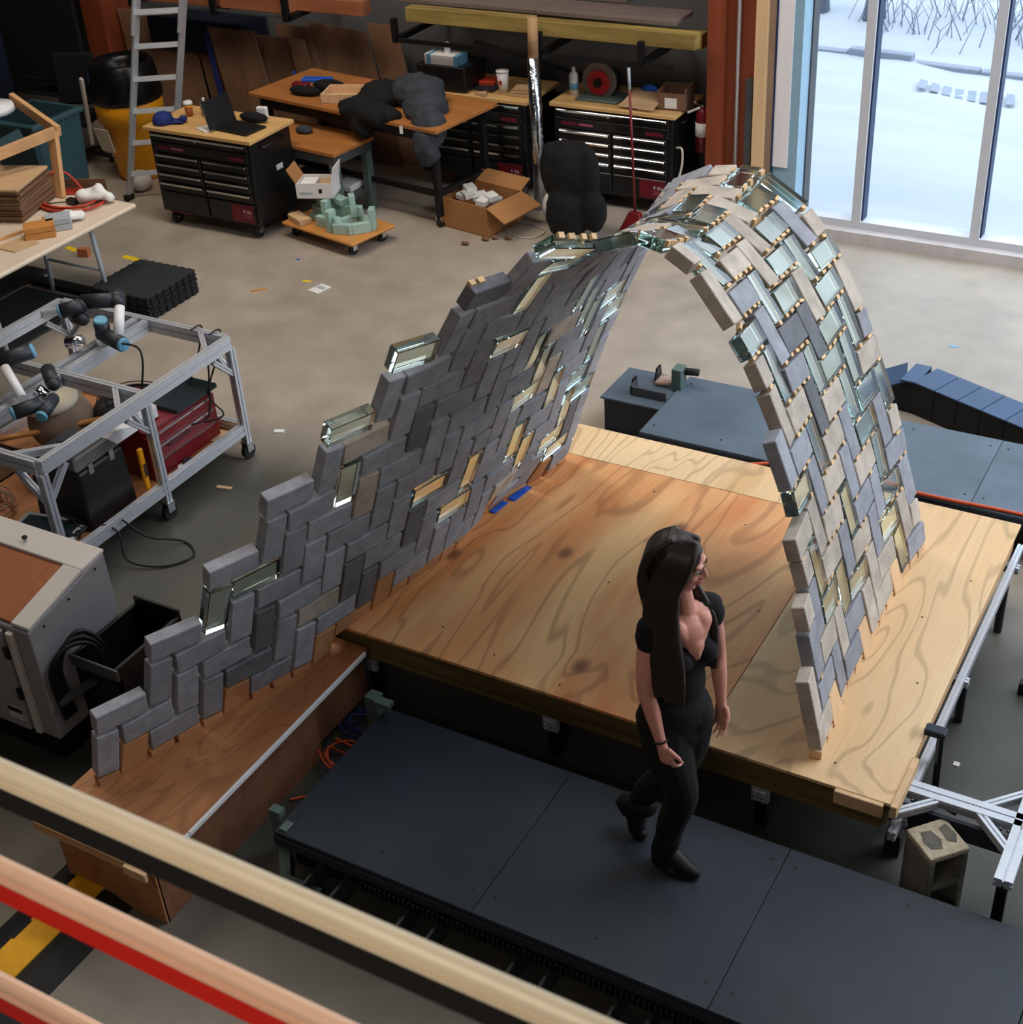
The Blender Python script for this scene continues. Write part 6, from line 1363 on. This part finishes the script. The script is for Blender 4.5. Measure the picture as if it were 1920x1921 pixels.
for k in range(7):
    x,y = random.uniform(-.2,.2),random.uniform(-.16,.12); Mq = Matrix.Translation((-6.56,10.48,0)) @ rotz(math.radians(-10)); p = Mq @ V(x,y,.20+.012*k)
    MB().box(p,(.14,.10,.05),rotz(random.uniform(0,3)) @ Matrix.Rotation(random.uniform(-.3,.3),4,'X'),.004).solo('foam_piece','foam_white','white foam piece inside the large open cardboard box','foam','foam pieces in the large cardboard box')
# ------------------------------------------------------------ scraps and tape on the floor
def scrap(x,y,w,d,h,rz,m,nm,label,cat='scrap'): return MB().box((x,y,h/2),(w,d,h),rotz(rz),.001).solo(nm,m,label,cat)
scrap(-7.58,8.48,.13,.03,.006,.9,'bamboo','wood_chip','small tan wood strip on the open floor right of the mat stack')
wc = thing('white_card','white card with a grey stripe on the open floor','card',(-7.10,8.70,0)); MB().box((-7.10,8.70,.004),(.12,.16,.006),rotz(-.2)).build('card','paper_white',wc); MB().box((-7.10,8.72,.0075),(.09,.05,.001),rotz(-.2)).build('stripe','screen_frame',wc)
scrap(-7.30,8.79,.08,.03,.003,.2,'tape_yellow','yellow_tape','small yellow tape piece beyond the white card','tape')
scrap(-9.11,8.58,.20,.06,.003,-.1,'tape_yellow','yellow_tape','yellow floor tape strip just above the mat stack','tape')
scrap(-9.79,8.53,.16,.06,.003,-.2,'tape_yellow','yellow_tape','yellow floor tape strip below the white table edge','tape')
scrap(-3.85,7.94,.10,.06,.004,.6,'tape_blue','blue_tape_piece','blue tape piece on the floor by the track end unit','tape')
scrap(-2.03,9.70,.07,.025,.003,.0,'plastic_sky','blue_tape_piece','tiny pale blue tape piece on the bright floor by the window','tape')
scrap(-7.65,9.14,.03,.03,.003,.0,'tape_blue','blue_tape_dot','tiny blue tape dot between dolly and mat stack','tape')
scrap(-5.84,5.87,.11,.03,.006,.2,'cardboard_light','wood_chip','pale wood chip on the dark floor right of the trolley')
scrap(-5.95,6.62,.07,.04,.01,.4,'plastic_white','white_chip','white chip on the floor by the far trolley wheel')
for i,(x,y) in enumerate(((-6.30,10.12),(-6.24,10.18),(-6.12,10.22),(-6.42,9.97))):
    MB().ball((x,y,.02),.035,None,1,(1.3,.8,.5)).solo('leaf_scrap','debris','brown crumpled scrap on the floor below the large cardboard box','scrap','brown scraps by the cardboard box')
scrap(-9.55,7.55+.9,.1,.06,.08,.3,'clay_brown','small_brick','small brown block on the floor under the white table','block')
scrap(-.86,5.38,.03,.03,.004,0,'paper_white','paper_dot','white dot of paper on the floor beyond the frame')
cl = thing('clamp','dark blue bar clamp hooked on the right edge of the platform','clamp',(-.90,4.98,.30)); MB().bb((-.955,4.96,.50),(-.86,5.02,.535),.006).build('jaw','plastic_navy',cl); MB().bar((-.885,4.99,.52),(-.87,4.97,.12),.02,.03).build('bar','black_steel',cl); MB().bar((-.87,4.97,.14),(-.76,4.99,.08),.03,.04).build('handle','plastic_black',cl)

# ------------------------------------------------------------ the woman on the deck
wm = thing('person', 'long-haired woman in black top, trousers and boots walking on the deck, looking to the side', 'person', (-1.76, 3.98, .28))
def basis(F, up=(0,0,1)):
    F = Vector(F).normalized(); U = Vector(up); U = (U-F*U.dot(F)).normalized(); L = U.cross(F)
    return F, L, U
F_, L_, U_ = basis((.86,-.50,0))
BM = Matrix((F_, L_, U_)).transposed()
def ell(mb, c, r, B=BM, sub=3): mb.ball(c, 1, B, sub, r); return mb
def remesh(o, vs, it=2, disp=None):
    md = o.modifiers.new('r','REMESH'); md.mode = 'VOXEL'; md.voxel_size = vs; md.use_smooth_shade = True
    sm = o.modifiers.new('s','SMOOTH'); sm.iterations = it; sm.factor = .5
    return o
def limb(mb, pts, rs, seg=14):
    pts = bez(pts, 6); n = len(pts); k = len(rs)-1
    rr = []
    for i in range(n):
        t = i/(n-1)*k; j = min(int(t), k-1); u = t-j; u = u*u*(3-2*u); rr.append(rs[j]*(1-u)+rs[j+1]*u)
    mb.tube(pts, rr, seg); mb.ball(pts[0], rr[0], None, 2); mb.ball(pts[-1], rr[-1], None, 2); return mb
NB = V(-1.757,4.08,1.56)
shR, elR, wrR = V(-1.845,3.965,1.530), V(-1.842,3.915,1.262), V(-1.752,3.872,1.035)
shL, elL, wrL = V(-1.690,4.195,1.535), V(-1.668,4.235,1.275), V(-1.622,4.175,1.075)
hpR, knR, anR = V(-1.80,3.975,1.07), V(-1.690,3.93,.745), V(-1.762,3.93,.40)
hpL, knL, anL = V(-1.725,4.085,1.07), V(-1.80,4.06,.715), V(-1.965,4.05,.445)
Hc = V(-1.762,4.072,1.802)
HF, HL, HU = basis((.93,.20,-.22), (.10,-.02,1))
HM = Matrix((HF, HL, HU)).transposed()
def hp(x,y,z): return Hc + HF*x + HL*y + HU*z
mb = MB()
ell(mb, hp(-.012,0,.032), (.092,.072,.088), HM); ell(mb, hp(.024,0,-.030), (.064,.056,.078), HM)
mb.ball(hp(.064,0,-.094), .020, HM, 2, (.9,1.2,.8)); mb.ball(hp(.040,0,-.080), .036, HM, 2, (1,1.2,.8))
for s in (-1,1):
    mb.ball(hp(.056,s*.030,-.034), .026, HM, 2, (.9,1,1)); mb.ball(hp(.070,s*.024,.028), .020, HM, 2, (.9,1.5,.5)); mb.ball(hp(-.004,s*.074,-.012), .020, HM, 2, (.8,.35,1.4))
limb(mb, [hp(.084,0,.008), hp(.097,0,-.010), hp(.107,0,-.030)], [.006,.0085,.011]); 
for s in (-1,1): mb.ball(hp(.094,s*.011,-.036), .0095, HM, 2)
mb.ball(hp(.082,0,-.060), .016, HM, 2, (.8,1.4,.9))
limb(mb, [hp(-.020,0,-.06), NB+V(0,0,.04), NB-V(0,0,.05)], [.052,.048,.066])
limb(mb, [shR, NB-V(0,0,.02)+V(-.02,-.03,0), NB-V(0,0,.02)+V(.02,.03,0), shL], [.046,.056,.056,.046])
C1 = V(-1.762,4.078,1.40); C2 = V(-1.760,4.05,1.22); C3 = V(-1.760,4.03,1.08)
ell(mb, C1, (.092,.140,.17)); ell(mb, C2, (.078,.108,.14)); ell(mb, C3, (.098,.145,.13))
ell(mb, NB+F_*.030-V(0,0,.065), (.055,.085,.080))
ell(mb, NB+F_*.046-V(0,0,.080), (.056,.082,.078)); ell(mb, NB+F_*.062-V(0,0,.118), (.052,.050,.062)); ell(mb, NB+F_*.072-V(0,0,.142), (.044,.026,.050))
limb(mb, [NB+F_*.045-L_*.06+V(0,0,-.035), NB+F_*.060-L_*.02+V(0,0,-.10)], [.042,.040]); limb(mb, [NB+F_*.045+L_*.06+V(0,0,-.035), NB+F_*.060+L_*.02+V(0,0,-.10)], [.042,.040])
limb(mb, [shR, shR.lerp(elR,.5)+V(-.004,0,0), elR, elR.lerp(wrR,.35), wrR], [.047,.042,.035,.034,.0225])
limb(mb, [shL, shL.lerp(elL,.5), elL, elL.lerp(wrL,.35), wrL], [.047,.042,.035,.034,.0225])
limb(mb, [hpR, knR, anR], [.080,.052,.036]); limb(mb, [hpL, knL, anL], [.080,.052,.036])
def hand(mb, w, d, side, curl, palm):
    """w wrist, d direction of the hand, side = direction of the thumb edge, palm = palm normal"""
    d, side, palm = Vector(d).normalized(), Vector(side), Vector(palm)
    side = (side-d*side.dot(d)).normalized(); palm = d.cross(side).normalized()*(1 if d.cross(side).dot(palm) > 0 else -1)
    k = w+d*.085; B = Matrix((d, side, palm)).transposed()
    mb.ball(w+d*.045, 1, B, 3, (.050,.036,.014)); limb(mb, [w-d*.01, w+d*.02], [.023,.022])
    mb.ball(w+d*.070, 1, B, 3, (.024,.039,.013))
    for i, ln in enumerate((.068,.076,.070,.054)):
        b = w+d*(.082-.004*abs(i-1))+side*(.0285-.019*i)
        a1, a2, a3 = curl*.8+.06*i, curl*1.9+.05*i, curl*2.9
        e = lambda p, a, l: p+(d*math.cos(a)+palm*math.sin(a)+side*(.05-.035*i))*l
        p1 = e(b, a1, ln*.45); p2 = e(p1, a2, ln*.32); p3 = e(p2, a3, ln*.25)
        mb.tube([b-d*.012, b, p1, p2, p3], [.0085,.0086,.0078,.0070,.0058], 10); mb.ball(p3,.0058,None,2); mb.ball(p1,.008,None,2)
    t0 = w+d*.022+side*.026; t1 = t0+d*.030+side*.018+palm*.010; t2 = t1+d*.024+side*.004+palm*.014; t3 = t2+d*.020-side*.002+palm*.008
    mb.tube([t0, t1, t2, t3], [.0125,.0105,.0090,.0070], 10); mb.ball(t3,.007,None,2)
dR = (wrR-elR).normalized()
hand(mb, wrR, dR+V(.1,.02,-.3), (.9,-.2,.35), .62, (.2,.95,.1))
hand(mb, wrL, (wrL-elL).normalized()+V(.0,-.05,-.35), (.9,-.3,.25), .35, (-.3,-.9,.1))
body = mb.build('body', 'skin', wm); remesh(body, .0042, 5)
# face details
for s in (-1,1):
    e_ = MB().ball(hp(.071,s*.0285,-.001), .0125, HM, 2).build('eye', 'eye_white', wm)
    MB().ball(hp(.0795,s*.0295+.001,-.003), .0062, HM, 2).build('iris', 'eye_dark', e_)
    pts = [hp(.079,s*.017,.003), hp(.0845,s*.027,.009), hp(.077,s*.042,.003)]
    MB().tube(bez(pts,4), .0022, 5).build('eyelashes', 'eye_dark', e_)
    MB().tube(bez([hp(.090,s*.014,.021), hp(.088,s*.028,.029), hp(.074,s*.046,.022)],4), .0030, 5).build('eyebrow', 'brow', wm)
MB().tube(bez([hp(.078,-.024,-.064), hp(.093,-.010,-.0575), hp(.0965,0,-.060), hp(.093,.010,-.0575), hp(.078,.024,-.064)],4), .0042, 6).tube(bez([hp(.078,-.022,-.066), hp(.094,0,-.071), hp(.078,.022,-.066)],5), .0050, 6).build('lips', 'lips', wm)
# top with cap sleeves and a deep V neck
mb = MB()
ell(mb, C1-V(0,0,.01), (.106,.152,.165)); ell(mb, C2, (.094,.122,.16)); ell(mb, C3+V(0,0,.01), (.112,.158,.13))
for s in (-1,1): mb.ball(C1+F_*.066+L_*s*.062-V(0,0,.012), .060, BM, 3, (1,1,1))
limb(mb, [shR+V(.01,.01,.004), shR.lerp(elR,.12), shR.lerp(elR,.24)], [.056,.056,.051]); limb(mb, [shL+V(-.01,-.01,.004), shL.lerp(elL,.12), shL.lerp(elL,.24)], [.056,.056,.051])
limb(mb, [shR, NB-L_*.075-V(0,0,.012)], [.054,.048]); limb(mb, [shL, NB+L_*.075-V(0,0,.012)], [.054,.048])
ell(mb, NB-F_*.045-V(0,0,.06), (.05,.13,.075))
o = mb.build('top', 'cloth_black', wm); remesh(o, .007, 3)
# trousers
mb = MB(); ell(mb, C3, (.114,.160,.12)); ell(mb, C3-V(0,0,.08), (.115,.158,.10))
limb(mb, [hpR+V(0,.01,0), hpR.lerp(knR,.5)+V(-.01,0,0), knR, knR.lerp(anR,.5), anR+V(0,0,.02)], [.112,.100,.074,.064,.048])
limb(mb, [hpL-V(0,.01,0), hpL.lerp(knL,.5)+V(.03,0,0), knL+V(.02,0,0), knL.lerp(anL,.5), anL+V(.02,0,.02)], [.108,.098,.076,.064,.048])
o = mb.build('trousers', 'cloth_black', wm); remesh(o, .008, 3)
def boot(an, heel, ball_, toe, name='boot'):
    mb = MB(); limb(mb, [an+(an-heel).normalized()*.06, an, heel+(an-heel)*.35], [.058,.056,.050])
    limb(mb, [heel+V(0,0,.0)+(an-heel)*.16, heel.lerp(ball_,.42)+(an-heel).normalized()*.034, ball_, toe], [.040,.046,.040,.026])
    dn = -(an-heel).normalized(); 
    o = mb.build(name, 'boot', wm); remesh(o, .006, 2)
    d = (ball_-heel).normalized(); up = (Vector((0,0,1)) - d*d.z).normalized()
    so = MB().hexa([*[heel-up*.026-d*.030+q for q in (V(0,-.030,0),V(0,.030,0))]][::1]+[heel-up*.026+d*.045+V(0,.030,0), heel-up*.026+d*.045+V(0,-.030,0)]+[heel-up*.002-d*.034+V(0,-.031,0), heel-up*.002-d*.034+V(0,.031,0), heel+d*.048+V(0,.031,0), heel+d*.048+V(0,-.031,0)],.003).build('boot_heel', 'rubber_black', o)
    return o
boot(anR, V(-1.785,3.93,.318), V(-1.670,3.925,.316), V(-1.618,3.922,.305))
boot(anL, V(-2.015,4.055,.425), V(-1.945,4.035,.325), V(-1.915,4.025,.306))
MB().tube([wrR-dR*.015+ (dR.orthogonal().normalized()*math.cos(t*PI/8)+dR.cross(dR.orthogonal()).normalized()*math.sin(t*PI/8))*.0275 for t in range(16)], .0048, 6, closed=True).build('bracelet', 'black_enamel', wm)
# hair: many long locks fused into one mass
random.seed(12)
mb = MB(); ell(mb, hp(-.026,0,.034), (.104,.086,.096), HM)
ell(mb, hp(-.055,0,-.03), (.070,.078,.11), HM)
def lock(pts, r): limb(mb, pts, r, 8)
for i in range(11):      # camera side, over the right breast
    u = i/10; fx = .030-.095*u
    p0 = hp(.030-.075*u, -.020, .118-.012*u); p1 = hp(.036-.085*u, -.066, .070); p2 = hp(fx, -.087, .0); p3 = hp(fx-.010, -.092, -.10)
    q4 = V(-1.735-.12*u, 3.955-.012*u+.02*(u>.8), 1.575-.02*u); q5 = V(-1.690-.13*u, 3.910+.02*u, 1.42); q6 = V(-1.672-.125*u+random.uniform(-.006,.006), 3.900+.015*u, 1.235+random.uniform(-.02,.025))
    lock([p0,p1,p2,p3,q4,q5,q6], [.016,.020,.022,.021,.021,.019,.007])
for i in range(8):       # back
    u = i/7; a = -.075+.15*u
    lock([hp(-.06,a*.5,.11), hp(-.115,a*.8,.03), hp(-.118,a,-.08), V(-1.865+.05*u,4.0+.13*u,1.58), V(-1.868+.04*u,4.0+.13*u,1.46), V(-1.86+.04*u,4.01+.12*u,1.34+random.uniform(-.02,.02))], [.018,.022,.024,.022,.019,.008])
for i in range(7):       # far side
    u = i/6; fx = .040-.10*u
    lock([hp(.025-.065*u,.020,.116), hp(.030-.075*u,.064,.07), hp(fx-.012,.084,.0), hp(fx-.005,.085,-.10), V(-1.665-.06*u,4.150+.01*u,1.53), V(-1.635-.05*u,4.125+.01*u,1.42), V(-1.628-.045*u,4.115,1.30+random.uniform(-.015,.02))], [.015,.018,.020,.018,.017,.015,.006])
hr = mb.build('hair', 'hair', wm); remesh(hr, .0055, 1)
